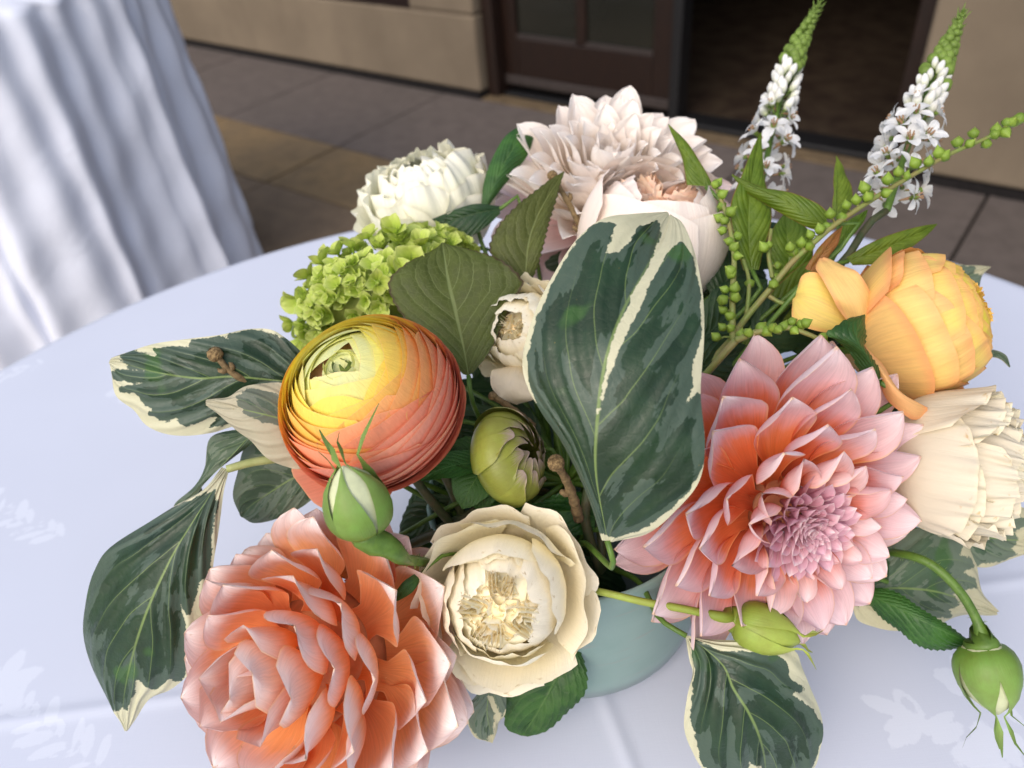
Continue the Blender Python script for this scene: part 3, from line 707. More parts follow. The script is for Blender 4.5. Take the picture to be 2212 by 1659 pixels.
def shell_grid(F, az0, hw, th_rim, th_base, Rf, nu=15, nv=15, droop=0.1, flare=0.0, ruf=0.0, rfreq=7.0, imb=0.0, squash=1.0, lip=0.0, dive=0.0, notch=0.0, seed=0, wprof=((0, .35), (.3, .75), (.7, 1), (1, .9)), curl=0.0, flare_s=0.55, rpow=3, ref=None):
    X, Y, Z = F; r = np.random.default_rng(seed)
    s = np.linspace(0, 1, nv)[:, None]; u = np.linspace(-1, 1, nu)[None, :]
    p1, p2, p3 = r.uniform(0, 6.28, 3)
    top = th_rim + droop * np.abs(u) ** 2.6 + ruf * 9.0 * (0.5 * np.sin(rfreq * u + p1) + 0.4 * np.sin(rfreq * 2.3 * u + p2)) * 0.6
    if notch: top = top + notch * np.exp(-((u - r.uniform(-.4, .4)) / 0.10) ** 2)
    th = th_base + (top - th_base) * s
    wf = np.interp(s[:, 0], *zip(*wprof))[:, None]
    az = az0 + u * hw * wf + 0 * s
    S = Rf(th)
    rr = S + lip * s ** 2 - dive * (th - (th_rim if ref is None else ref)) + imb * u
    fl = np.clip((s - flare_s) / (1 - flare_s), 0, 1) ** 2
    wav = ruf * s ** rpow * (np.sin(rfreq * u + p1 + 1.3) + 0.55 * np.sin(2.1 * rfreq * u + p3))
    rad = np.cos(az)[..., None] * X + np.sin(az)[..., None] * Y
    out = rad * ((rr + wav) * np.sin(th) + flare * fl)[..., None] + Z * ((rr + wav * .3) * np.cos(th) * squash - curl * fl ** 2)[..., None]
    return out

def shell_petal(root, F, mat, name='petal', tone=0.0, **kw):
    G = shell_grid(F, **kw); b = MB()
    b.grid(G, att={'tone': np.full(G.shape[:2], tone)})
    return b.build(name, MAT[mat], root)

def swirl_heart(root, F, R, z0, z1, mat, groups=5, nest=4, seed=0, name='heart_petal'):
    """quartered rosette: nested U-shaped folds standing in the hollow of a garden rose"""
    X, Y, Z = F; r = np.random.default_rng(seed)
    for gi in range(groups):
        a = gi * 2 * math.pi / groups + r.uniform(-.55, .55); gs = r.uniform(.7, 1.15)
        ca, sa = math.cos(a) * X + math.sin(a) * Y, -math.sin(a) * X + math.cos(a) * Y
        for kx in range(nest):
            q = (kx + 1) / nest; half = R * 0.36 * q * gs * r.uniform(.85, 1.1); dep = R * (0.92 - 0.80 * q) + R * 0.06 * r.uniform(-1, 1)
            t = np.linspace(-1, 1, 21)
            lx = dep + (R * 0.95 - dep) * np.abs(t) ** 2.2; ly = half * np.sign(t) * np.abs(t) ** .7
            wob = R * 0.05 * np.sin(t * 9 + r.uniform(0, 6)) * (1 - .3 * np.abs(t))
            lx = lx + wob; rows_ = []
            for s in np.linspace(0, 1, 7):
                zz = z0 + (z1 - z0) * s + R * 0.05 * s * np.sin(t * 6 + kx * 2 + gi) + R * .12 * s * (1 - q)
                lean = R * 0.16 * s * s
                rows_.append((lx + lean * .8)[:, None] * ca + (ly * (1 + .1 * s))[:, None] * sa + zz[:, None] * Z)
            b = MB(); b.grid(np.array(rows_)); b.build(name, MAT[mat], root)

def tri_signed(poly, pts):
    """signed distance (px) to a polygon, positive inside"""
    poly = np.asarray(poly, float); n = len(poly); x, y = pts[:, 0], pts[:, 1]
    d = np.full(len(pts), 1e9); inside = np.zeros(len(pts), bool)
    for i in range(n):
        a, b_ = poly[i], poly[(i + 1) % n]; e = b_ - a; w = pts - a
        t = np.clip((w @ e) / (e @ e + 1e-9), 0, 1); d = np.minimum(d, np.hypot(*(w - t[:, None] * e).T))
        c = ((a[1] <= y) & (b_[1] > y)) | ((b_[1] <= y) & (a[1] > y))
        xi = a[0] + (y - a[1]) / (b_[1] - a[1] + 1e-12) * e[0]
        inside ^= c & (x < xi)
    return np.where(inside, d, -d)

def crop(pts, k):
    ox, oy = {4: (164.6, 548.6), 7: (164.6, 1083.0), 8: (823.0, 1083.0), 9: (1444.0, 1083.0), 3: (1444.0, 0.0), 5: (823.0, 548.6), 6: (1444.0, 493.8), 0: (0, 0)}[k]
    f = 1.0 if k == 0 else 0.3472
    return [(ox + f * p[0], oy + f * p[1]) + tuple(p[2:]) for p in pts]

def leaf_blade(mid, left, right, dl=0.0, dr=0.0, M=60, N=21, teeth=0, tooth=0.0, bulge=0.002, wave=0.0, seed=0, green=None, margin=0.8, dome=False, quilt=0.0, qn=5.0):
    """mid: (u, v, depth) points from base to tip; left/right: outline points from base to tip; dl/dr depth added at the edges"""
    r = np.random.default_rng(seed)
    mid = crom(mid, M); L = crom([p[:2] for p in left], M); Rr = crom([p[:2] for p in right], M)
    v = np.linspace(0, 1, M)
    def edge(E, de, s):
        out = np.zeros((M, 3)); out[:, :2] = E
        out[:, 2] = mid[:, 2] + np.interp(v, np.linspace(0, 1, len(np.atleast_1d(de))), np.atleast_1d(de)) * np.sin(np.pi * np.clip(v, 0.02, 0.98)) ** .6
        if teeth:
            ph = (v * teeth) % 1.0
            saw = (ph if s > 0 else ph) * np.clip(np.sin(np.pi * v) * 1.6, 0, 1)
            o = out[:, :2] - mid[:, :2]; nn = np.linalg.norm(o, axis=1)[:, None] + 1e-6
            out[:, :2] += o / nn * (saw[:, None] * tooth)
        return out
    EL, ER = edge(L, dl, 1), edge(Rr, dr, -1)
    A, C, B_ = PV(EL), PV(mid), PV(ER)
    px = np.zeros((M, N, 2)); G = np.zeros((M, N, 3)); us = np.linspace(-1, 1, N)
    nrm = np.cross(B_ - A, np.gradient(C, axis=0)); nrm /= np.linalg.norm(nrm, axis=1)[:, None] + 1e-12
    nrm *= np.where((nrm @ FWD) > 0, -1, 1)[:, None]
    pa, pb = r.uniform(0, 6.28, 2)
    for i, u in enumerate(us):
        E = A if u < 0 else B_; Ep = EL if u < 0 else ER; a = abs(u)
        bu = bulge * ((1 - a ** 2) if dome else (1 - (2 * a - 1) ** 2)) * np.sin(np.pi * np.clip(v, .02, .98)) ** .7
        bu = bu + wave * a * a * np.sin(v * 11 + (pa if u < 0 else pb)) + wave * 0.3 * np.sin(v * 23 + u * 5 + pb) * a
        if quilt: bu = bu - quilt * np.cos(2 * np.pi * qn * (v + (.37 if u > 0 else 0) - .55 * a ** 1.15)) * np.sin(np.pi * min(1, a * 1.05)) * np.sin(np.pi * v) ** .5
        G[:, i] = C * (1 - a) + E * a + bu[:, None] * nrm
        px[:, i] = mid[:, :2] * (1 - a) + Ep[:, :2] * a
    uv = np.stack(np.meshgrid(np.linspace(0, 1, N), v), -1)
    if green is not None:
        gd = tri_signed(green, px.reshape(-1, 2)).reshape(M, N) / 22.0
    else:
        gd = (margin - np.abs(us)[None, :] - 0.25 * np.clip(v[:, None] - .6, 0, 1)) * 3.0 + 0 * v[:, None]
    return G, uv, np.clip(gd, -3, 3)

def leaf(name, label, mat, mid, left, right, cat='leaf', group=None, stalk=None, stalk_mat='stem', stalk_r=0.0012, part='blade', inward=False, **kw):
    mid = [tuple(p) for p in mid]
    G, uv, gd = leaf_blade(mid, left, right, **kw)
    base = PV([mid[0]])[0]
    root = thing(name, label, cat, base, group)
    b = MB(); b.grid(G, uv, att={'green': gd}); b.build(part, MAT[mat], root, origin=base)
    if stalk is None:
        md, en = stem_curve(base, seed=kw.get('seed', 0), spread=0.9, bottom=0.05)
        out = unit(G[0, G.shape[1] // 2] - G[4, G.shape[1] // 2])
        pts = crom([base, base + out * 0.014, (base * .4 + md * .6) - np.array([0, 0, 0.004]), md - np.array([0, 0, 0.02])], 14)
    else:
        pts = crom(PV(stalk), 18)
    if inward:
        c_ = VC + np.array([0, 0, .10]); pts = crom([base, base * .5 + c_ * .5 + np.array([0, 0, .012]), c_], 12)
    b = MB(); b.tube(pts, np.linspace(stalk_r, stalk_r * 1.3, len(pts)), 7); b.build('stalk', MAT[stalk_mat], root, origin=base)
    return root
# ------------------------------------------------------------------ the bouquet: dahlias
D = math.radians
def ball(t, span, rc):          # base positions spread evenly over a round receptacle
    return np.arccos(1 - (1 - math.cos(D(span))) * t)
_t = np.linspace(0, 1, 25)
_b = ball(_t, 112, 1)
dahlia('dahlia', 'large coral dahlia with pink petal tips and a tight mauve centre at the right', P(1655, 1078, .353), cdir(.26, .29, .92), .0800,
       [(.55, .36, [2.4, 2.0, 1.4, 1.0], [.15, .1, 0, -.1, -.2], 0), (.62, .44, [1.5, 1.6, 1.8, 1.4], [-.1, .0, .2, .3, -.1], 0), (1.0, .325, [1.25, 1.1, 1.0, 1.3], [-.35, -.15, .15, .50, .25], .25)], 173,
       ([0, .3, .55, .5875, .6625, .7375, .8125, .8875, .9625], [4, 24, 46, 52, 60, 68, 77, 88, 101]), ([0, .3, .55, .5875, .6625, .7375, .8125, .8875, .9625], [.11, .17, .25, .37, .52, .62, .68, .68, .63]),
       ([0, .55, .66, 1], [.0, .18, .22, .34]), ([0, .3, .55, .8, 1], [.33, .30, .23, .09, -.14]), ['coral_disc', 'coral_mid', 'coral_out'], seed=3, jitter=.045, asym=(cdir(-.75, -.65, 0), .12), core=.36, rings=(.55, 13, 6))
dahlia('dahlia', 'apricot dahlia, a dense ball of cupped pale tipped petals at the front left', P(728, 1404, .352), cdir(-.46, -.04, .88), .0610,
       [(.10, .54, [1.4, 1.3, 1.2, 1.3], [.1, .2, .5, .7, .0], 0), (.40, .53, [1.15, 1.0, .9, 1.15], [-.3, .0, .5, .75, .0], .15), (1.0, .50, [1.0, .85, .75, 1.1], [-.5, -.15, .35, .65, -.1], .2)], 84,
       (_t, np.degrees(_b) + 4 + 14 * (1 - _t) ** 4), ([0, .10, .4, 1], [.58, .62, .62, .58]),
       (_t, .52 * np.sin(_b)), (_t, .52 * np.cos(_b) - .02), ['apricot_in', 'apricot_out', 'apricot_out'], seed=8, jitter=.12, ballcore=.50, asym=(cdir(1, .0, 0), .08), wprof=BLUNT_W)
dahlia('dahlia', 'pale blush dahlia with many cream white petals at the back of the bouquet', P(1308, 452, .475), cdir(-.04, -.52, .80), .0715,
       [(.2, .28, [1.7, 1.6, 1.3, 1.2], [.1, .1, .2, .4, .1], 0), (.7, .26, [1.5, 1.3, 1.1, 1.2], [-.2, .0, .25, .5, -.2], .2), (1.0, .25, [1.4, 1.2, 1.0, 1.1], [-.4, -.1, .15, .3, -.2], .2)], 150,
       ([0, .2, .5, .8, 1], [6, 26, 50, 80, 116]), ([0, .2, .5, .7, 1], [.44, .60, .76, .84, .80]),
       ([0, .4, 1], [.03, .18, .26]), ([0, .3, .7, 1], [.22, .16, .0, -.16]), ['blush_dahlia', 'blush_dahlia', 'blush_pink'], seed=21, jitter=.2)

# ------------------------------------------------------------------ ranunculus
def ranunculus(name, label, Q, axis, R, rims, mat, seed=0, sq=0.86, per=5, tone_of=None, loose=(), eye=True, hw=(36, 54), under=58, open_=0.0, dive=.27, grade=None):
    r = np.random.default_rng(seed); F = frame(axis)
    root = thing(name, label, 'flower', Q)
    Sf = lambda th: R * (1.0 - 0.07 * np.exp(-(th / 0.30) ** 2)) * (1 - open_ * sstep(th, 1.4, 2.4))
    K = len(rims)
    for ki, rim in enumerate(rims):
        n = per if ki > 2 else 3
        off = r.uniform(0, 6.28)
        for j in range(n):
            h = D(r.uniform(*hw)) * (1.0 if ki > 2 else 1.35)
            tone = np.interp(rim, [9, 20, 31, 45, 58, 75, 100], [0, .13, .27, .46, .61, .80, 1]) if tone_of is None else tone_of(ki / (K - 1))
            a0 = off + j * 2 * math.pi / n + r.normal(0, .15)
            if grade is not None: tone = tone + grade[1] * float(np.dot(math.cos(a0) * F[0] + math.sin(a0) * F[1], grade[0])) * min(1, rim / 50)
            shell_petal(root, F, mat, tone=np.clip(tone + r.normal(0, .02), 0, 1), az0=a0, hw=h, ref=D(rim), th_rim=D(rim + r.normal(0, 2.2)), th_base=D(min(rim + under, 172)), Rf=Sf,
                        nu=21, nv=10, droop=D(13) * r.uniform(.5, 1.6), ruf=0.0001 + .0002 * r.random(), rfreq=r.uniform(2, 6), imb=0.004 * R, squash=sq, lip=0.016 * R, dive=dive * R * np.interp(rim, [38, 62], [1.0, .55]),
                        notch=D(9) if r.random() < .07 and ki > 5 else 0, seed=int(r.integers(1e6)), wprof=((0, .85), (.6, .97), (.85, 1), (1, .96)), flare=0.02 * R, flare_s=.6)
    for (az, hw_, rim, fl, tone) in loose:
        shell_petal(root, F, mat, tone=tone, az0=az, hw=hw_, th_rim=rim, th_base=D(172), Rf=lambda th: R * 0.98 + 0 * th, nu=17, nv=17, droop=.25, ruf=.0008, rfreq=4, squash=sq, flare=fl, flare_s=.3, seed=int(abs(az) * 100) + 5)
    X, Y, Z = F
    if eye:
        b = MB(); q_ = np.linspace(0, 1, 7); a = np.linspace(0, 2 * math.pi, 24, endpoint=False)
        b.grid(np.array([[Z * R * sq * (.915 - .10 * (1 - q) ** 2 - .25 * max(0, q - .7)) + R * .24 * q * (math.cos(x) * X + math.sin(x) * Y) for x in a] for q in q_]), closed=True, cap0=True, att={'tone': np.zeros((7, 24))})
        b.build('eye', MAT[mat], root)
        for j in range(11):
            rr = R * (.03 + .17 * math.sqrt(j / 11)); a0 = j * 2.4; t_ = np.linspace(-.75, .75, 9)
            b = MB(); G = np.array([[Z * R * (sq * .875 + .05 * w + .25 * (rr / R) ** 2) + (rr - R * .015 * w) * (1 + .1 * abs(t)) * (math.cos(a0 + t) * X + math.sin(a0 + t) * Y) for t in t_] for w in (-.4, .5, 1.25)])
            b.grid(G, att={'tone': np.full((3, 9), .02)}); b.build('eye_petal', MAT['eye' if j < 4 else mat], root)
    b = MB(); X, Y, Z = F
    hh = np.linspace(-.72, .72, 10); a = np.linspace(0, 2 * math.pi, 20, endpoint=False)
    b.grid(np.array([[Z * q * R * sq + R * .82 * math.sqrt(max(0.02, 1 - (q / .86) ** 2)) * (math.cos(x) * X + math.sin(x) * Y) for x in a] for q in hh]), closed=True, cap0=True, cap1=True,
           att={'tone': np.full((10, 20), .8 if tone_of is None else .4)})
    b.build('inner_petals', MAT[mat], root)
    add_stem(root, np.asarray(Q) - Z * R * .7, -Z, .0028, 'stem', seed)
    return root
ranunculus('ranunculus', 'round ranunculus shading from yellow green centre to coral orange at the left', P(805, 872, .335), cdir(-.27, -.52, .81), .0395,
           [9, 13, 17.5, 22, 27, 32, 37, 42, 47, 52, 57, 62, 67, 72, 77, 82, 87, 92, 97, 103, 110, 118, 126], 'ranunculus', seed=4, hw=(44, 66), under=38, grade=(cdir(.6, .8, 0), .34),
           loose=[(-.75, .75, D(104), .010, .95), (-1.4, .7, D(112), .009, 1.0)])
# ------------------------------------------------------------------ roses
def rose(name, label, Q, axis, layers, heart=None, seed=0, sc=1.0, stem=True, stem_mat='stem', sepals=True):
    r = np.random.default_rng(seed); F = frame(axis); root = thing(name, label, 'flower', Q); Rmax = 0
    for ly in layers:
        n = ly['n']; R = ly['R'] * sc; Rmax = max(R, Rmax); off = ly.get('off', r.uniform(0, 6.28))
        for j in range(n):
            kw = dict(az0=off + j * 2 * math.pi / n * ly.get('arc', 1.0) + r.normal(0, ly.get('jit', .1)), hw=D(ly['hw']) * r.uniform(.9, 1.12), th_rim=D(ly['rim'] + r.normal(0, ly.get('rj', 3))), th_base=D(ly.get('base', 168)),
                      nu=ly.get('nu', 21), nv=ly.get('nv', 19), droop=D(ly.get('droop', 16)), flare=ly.get('flare', 0) * r.uniform(.6, 1.4), ruf=ly.get('ruf', .001), rfreq=r.uniform(*ly.get('rf', (5, 9))),
                      imb=ly.get('imb', .05) * R, squash=ly.get('sq', 1.0), lip=ly.get('lip', 0) * R, dive=ly.get('dive', 0) * R, notch=D(ly.get('notch', 0)) if r.random() < .5 else 0, curl=ly.get('curl', 0), flare_s=ly.get('fs', .55), rpow=ly.get('rp', 3),
                      seed=int(r.integers(1e6)))
            shell_petal(root, F, ly['mat'], tone=np.clip(ly.get('tone', 0) + r.normal(0, .03), 0, 1), Rf=lambda th, R=R: R + 0 * th, **kw)
    X, Y, Z = F
    if heart:
        swirl_heart(root, F, *heart, seed=seed)
        R_, z0, z1 = heart[:3]; zf = z0 + .62 * (z1 - z0); a = np.linspace(0, 2 * math.pi, 28, endpoint=False)
        b = MB(); b.grid(np.array([[Z * (zf - R_ * .3 * q * q) + R_ * 1.15 * q * (math.cos(x) * X + math.sin(x) * Y) for x in a] for q in np.linspace(.01, 1, 6)]), closed=True, cap0=True, att={'tone': np.zeros((6, 28))})
        b.build('heart_floor', MAT[heart[3]], root)
        for j in range(44):      # small crumpled petaloids between the folds
            q = math.sqrt((j + .5) / 44); a0 = j * 2.4 + r.normal(0, .3); c0 = R_ * .92 * q * (math.cos(a0) * X + math.sin(a0) * Y); h_ = (z1 - zf) * r.uniform(.6, 1.15); w_ = R_ * r.uniform(.13, .30); da = a0 + math.pi / 2 + r.normal(0, .7)
            tx = math.cos(da) * X + math.sin(da) * Y; ty = -math.sin(da) * X + math.cos(da) * Y; t_ = np.linspace(-1, 1, 13); cu_ = r.uniform(.3, 1.3) * r.choice([1, 1, -1]); p_ = r.uniform(0, 6.28); fr_ = r.uniform(3, 7)
            b = MB(); b.grid(np.array([[c0 + tx * w_ * t * (.85 + .2 * w) + ty * w_ * (cu_ * t * t + .22 * math.sin(fr_ * t + p_) * w + .25 * w * w) + Z * (zf - R_ * .12 + h_ * w * (1 - .22 * t * t) + R_ * .03 * w * math.sin(fr_ * 1.7 * t + p_)) for t in t_] for w in (0, .3, .6, .85, 1.0)]), att={'tone': np.zeros((5, 13))})
            b.build('heart_petal', MAT[heart[3]], root)
    if sepals:
        for j in range(5):
            G = petal_grid([(0, 1), (.3, .8), (.7, .4), (1, .03)], .16, [.6, .5, .4, .3], [.5, .3, .1, -.2, -.5], 5, 9); b = MB(); b.grid(G)
            a = j * 1.2566 + r.uniform(-.2, .2); rad = math.cos(a) * X + math.sin(a) * Y
            me = b.mesh('sepal', MAT['rose_leaf'])
            place(me, 'sepal', root, -Z * Rmax * .98, unit(rad * .9 - Z * .1), Z, Rmax * .95)
    if stem: add_stem(root, np.asarray(Q) - Z * Rmax * .97, -Z, .0026, stem_mat, seed)
    return root
def guard_petal(root, pts_mid, pts_l, pts_r, mat, tone=.6, bulge=.006, dl=0.0, dr=0.0, wave=.001, seed=0, name='petal', M=26, N=15):
    G, uv, gd = leaf_blade(pts_mid, pts_l, pts_r, dl=dl, dr=dr, M=M, N=N, bulge=bulge, wave=wave, seed=seed, dome=True)
    b = MB(); b.grid(G, uv, att={'tone': np.full(G.shape[:2], tone)})
    return b.build(name, MAT[mat], root, origin=root.location)
# ------------------------------------------------------------------ side ranunculus
rose('ranunculus', 'yellow peach ranunculus seen from the side with one loose petal at the right edge', P(1985, 700, .372), cdir(.80, -.34, .46), [
    dict(n=4, rim=84, R=.0352, hw=50, flare=.004, ruf=.0010, droop=12, mat='ranunculus_side', base=174, sq=1.0, rf=(3, 7), tone=.60, imb=.02, nu=29, nv=23, rj=6),
    dict(n=4, rim=70, R=.0345, hw=52, flare=.002, ruf=.0010, droop=12, mat='ranunculus_side', base=172, sq=1.0, rf=(3, 7), tone=.56, imb=.02, nu=29, nv=23, rj=5),
    dict(n=5, rim=59, R=.0338, hw=50, flare=.0015, ruf=.0008, droop=12, mat='ranunculus_side', base=165, sq=1.0, tone=.50, imb=.02, rj=4),
    dict(n=5, rim=50, R=.0330, hw=48, flare=.001, ruf=.0008, droop=11, mat='ranunculus_side', base=150, sq=1.0, tone=.40, imb=.02, rj=3),
    dict(n=5, rim=43, R=.0322, hw=48, ruf=.0007, droop=10, mat='ranunculus_side', base=140, sq=1.0, tone=.28, imb=.015, rj=2),
    dict(n=5, rim=37, R=.0314, hw=48, ruf=.0007, droop=9, mat='ranunculus_side', base=120, sq=1.0, tone=.18, imb=.015, rj=2),
    dict(n=5, rim=31, R=.0306, hw=48, ruf=.0006, droop=9, mat='ranunculus_side', base=100, sq=1.0, tone=.10, imb=.015, rj=2),
    dict(n=4, rim=25, R=.0299, hw=55, ruf=.0006, droop=8, mat='ranunculus_side', base=90, sq=1.0, tone=.05, imb=.015, rj=2),
    dict(n=4, rim=18, R=.0292, hw=55, ruf=.0005, droop=7, mat='ranunculus_side', base=80, sq=1.0, tone=.0, imb=.01, rj=2),
    ], heart=(.0095, .014, .0285, 'ranunculus_side', 4, 3), seed=15)
RS = [o for o in scene.objects if o.name.startswith('ranunculus')][-1]
guard_petal(RS, [(1870, 720, .372), (1800, 680, .366), (1745, 650, .368), (1711, 640, .374)], [(1872, 705), (1830, 640), (1780, 595), (1735, 592), (1711, 640)], [(1870, 728), (1815, 722), (1750, 712), (1712, 690), (1711, 640)], 'ranunculus_side', .35, seed=2, bulge=.003, wave=.0012)
guard_petal(RS, [(1860, 740, .366), (1850, 660, .356), (1815, 600, .36), (1775, 560, .37)], [(1850, 730), (1812, 665), (1778, 610), (1762, 575), (1770, 556)], [(1880, 700), (1885, 640), (1850, 590), (1800, 560), (1782, 555)], 'ranunculus_side', .60, seed=3, bulge=.003, wave=.0012)
guard_petal(RS, [(1866, 745, .352), (1900, 800, .340), (1930, 850, .336), (2000, 880, .34)], [(1870, 748), (1905, 785), (1940, 840), (1985, 872), (2012, 885)], [(1868, 748), (1890, 800), (1915, 860), (1965, 905), (2005, 898)], 'ranunculus_side', .95, seed=7)
# ------------------------------------------------------------------ garden roses
rose('garden_rose', 'ivory garden rose with ruffled outer petals and swirled heart at the front centre', P(1090, 1292, .331), cdir(-.14, .02, 1), [
    dict(n=5, rim=86, R=.0375, hw=46, flare=.006, ruf=.0013, droop=15, mat='white_rose', base=165, sq=.80, curl=.003, notch=8, rf=(4, 8), off=.6),
    dict(n=5, rim=70, R=.0345, hw=48, flare=.004, ruf=.0014, droop=14, mat='white_rose', base=160, sq=.88, notch=8, rf=(4, 9)),
    dict(n=4, rim=50, R=.0290, hw=52, flare=.001, ruf=.0009, droop=14, mat='white_rose', base=150, sq=.95, notch=6, arc=.9),
    dict(n=4, rim=41, R=.0262, hw=56, flare=0, ruf=.0010, droop=12, mat='white_rose', base=140, imb=.03, rj=5, notch=6),
    dict(n=5, rim=38, R=.0242, hw=42, flare=-.001, ruf=.0012, droop=8, mat='white_rose', base=120, imb=.02, rj=6),
    ], heart=(.0150, .0118, .0203, 'white_heart', 4, 4), seed=12, sc=.94)
rose('garden_rose', 'cupped blush rose with a peach heart standing behind the big variegated leaf', P(1405, 515, .425), cdir(.10, -.70, .62), [
    dict(n=5, rim=42, R=.0400, hw=52, flare=.004, ruf=.0009, droop=12, mat='blush_rose', base=172, sq=1.12, rf=(3, 6)),
    dict(n=5, rim=36, R=.0365, hw=50, flare=.001, ruf=.0008, droop=10, mat='blush_rose', base=165, sq=1.14, rf=(3, 6)),
    dict(n=4, rim=31, R=.0335, hw=56, flare=0, ruf=.0009, droop=8, mat='blush_rose', base=150, sq=1.14),
    ], heart=(.0210, .012, .0262, 'blush_heart', 6, 5), seed=31)
rose('lisianthus', 'creamy green white flower with crumpled petals at the back left', P(928, 440, .485), cdir(-.22, -.66, .52), [
    dict(n=6, rim=66, R=.0400, hw=36, flare=.006, ruf=.0022, droop=24, mat='green_white', base=170, sq=.95, rf=(5, 10), rp=5, imb=.03, nu=31, nv=23, rj=6),
    dict(n=6, rim=55, R=.0372, hw=36, flare=.006, ruf=.0026, droop=22, mat='green_white', base=165, sq=1.0, rf=(5, 10), rp=5, imb=.03, nu=31, nv=23, rj=6),
    dict(n=6, rim=44, R=.0340, hw=38, flare=.005, ruf=.0028, droop=20, mat='green_white', base=160, sq=1.05, rf=(5, 10), rp=4, imb=.03, nu=31, rj=6),
    dict(n=6, rim=34, R=.0300, hw=40, flare=.003, ruf=.0028, droop=16, mat='green_white', base=150, sq=1.1, rf=(5, 10), rp=4, imb=.03, nu=31, rj=5),
    dict(n=5, rim=24, R=.0255, hw=48, flare=.002, ruf=.0026, droop=14, mat='green_white', base=140, sq=1.2, rf=(5, 9), rp=4, imb=.03, nu=31),
    dict(n=5, rim=14, R=.0210, hw=60, flare=.001, ruf=.0022, droop=10, mat='green_white', base=130, sq=1.35, rf=(4, 8), rp=4, nu=25),
    ], seed=41)
rose('spray_rose', 'small cream rose half hidden behind the left edge of the big variegated leaf', P(1128, 715, .390), cdir(-.42, -.10, .9), [
    dict(n=5, rim=80, R=.0215, hw=44, flare=.004, ruf=.0011, droop=14, mat='white_rose', base=168, sq=.85, notch=6),
    dict(n=5, rim=60, R=.0195, hw=46, flare=.002, ruf=.0012, droop=12, mat='white_rose', base=160, sq=.95),
    dict(n=5, rim=44, R=.0170, hw=48, flare=.001, ruf=.0011, droop=10, mat='white_rose', base=150, sq=1.05),
    dict(n=4, rim=30, R=.0140, hw=56, flare=0, ruf=.0009, droop=8, mat='white_rose', base=140, sq=1.15),
    ], heart=(.008, .004, .013, 'white_heart', 4, 3), seed=52, sc=1.14)
SR = [o for o in scene.objects if o.name.startswith('spray_rose')][-1]
guard_petal(SR, [(1120, 785, .385), (1110, 815, .378), (1105, 845, .376), (1115, 873, .38)], [(1085, 795), (1062, 805), (1062, 835), (1085, 862), (1112, 873)], [(1150, 795), (1160, 820), (1160, 850), (1145, 868), (1118, 873)], 'cream_rose', seed=9, bulge=.003)
rose('ruffled_rose', 'cream rose in profile with frilled petal rims at the right edge of the photo', P(2066, 1002, .352), cdir(.78, .10, .55), [
    dict(n=4, rim=70, R=.0340, hw=56, flare=.004, ruf=.0016, droop=22, mat='cream_rose', base=174, sq=1.0, rf=(10, 15), rp=8, imb=.02, fs=.7, nu=65, nv=27, rj=6),
    dict(n=5, rim=58, R=.0318, hw=46, flare=.004, ruf=.0020, droop=20, mat='cream_rose', base=160, sq=1.04, rf=(10, 16), rp=8, imb=.03, fs=.75, nu=61, nv=23, rj=7),
    dict(n=6, rim=46, R=.0292, hw=40, flare=.004, ruf=.0024, droop=18, mat='cream_rose', base=150, sq=1.1, rf=(9, 15), rp=7, imb=.03, nu=55, rj=6),
    dict(n=6, rim=35, R=.0258, hw=42, flare=.003, ruf=.0024, droop=16, mat='cream_rose', base=140, sq=1.2, rf=(9, 15), rp=7, imb=.03, nu=51, rj=5),
    dict(n=5, rim=24, R=.0220, hw=50, flare=.002, ruf=.0024, droop=12, mat='cream_rose', base=130, sq=1.32, rf=(9, 15), rp=7, imb=.03, nu=51),
    ], heart=(.009, .014, .028, 'white_heart', 4, 3), seed=66)

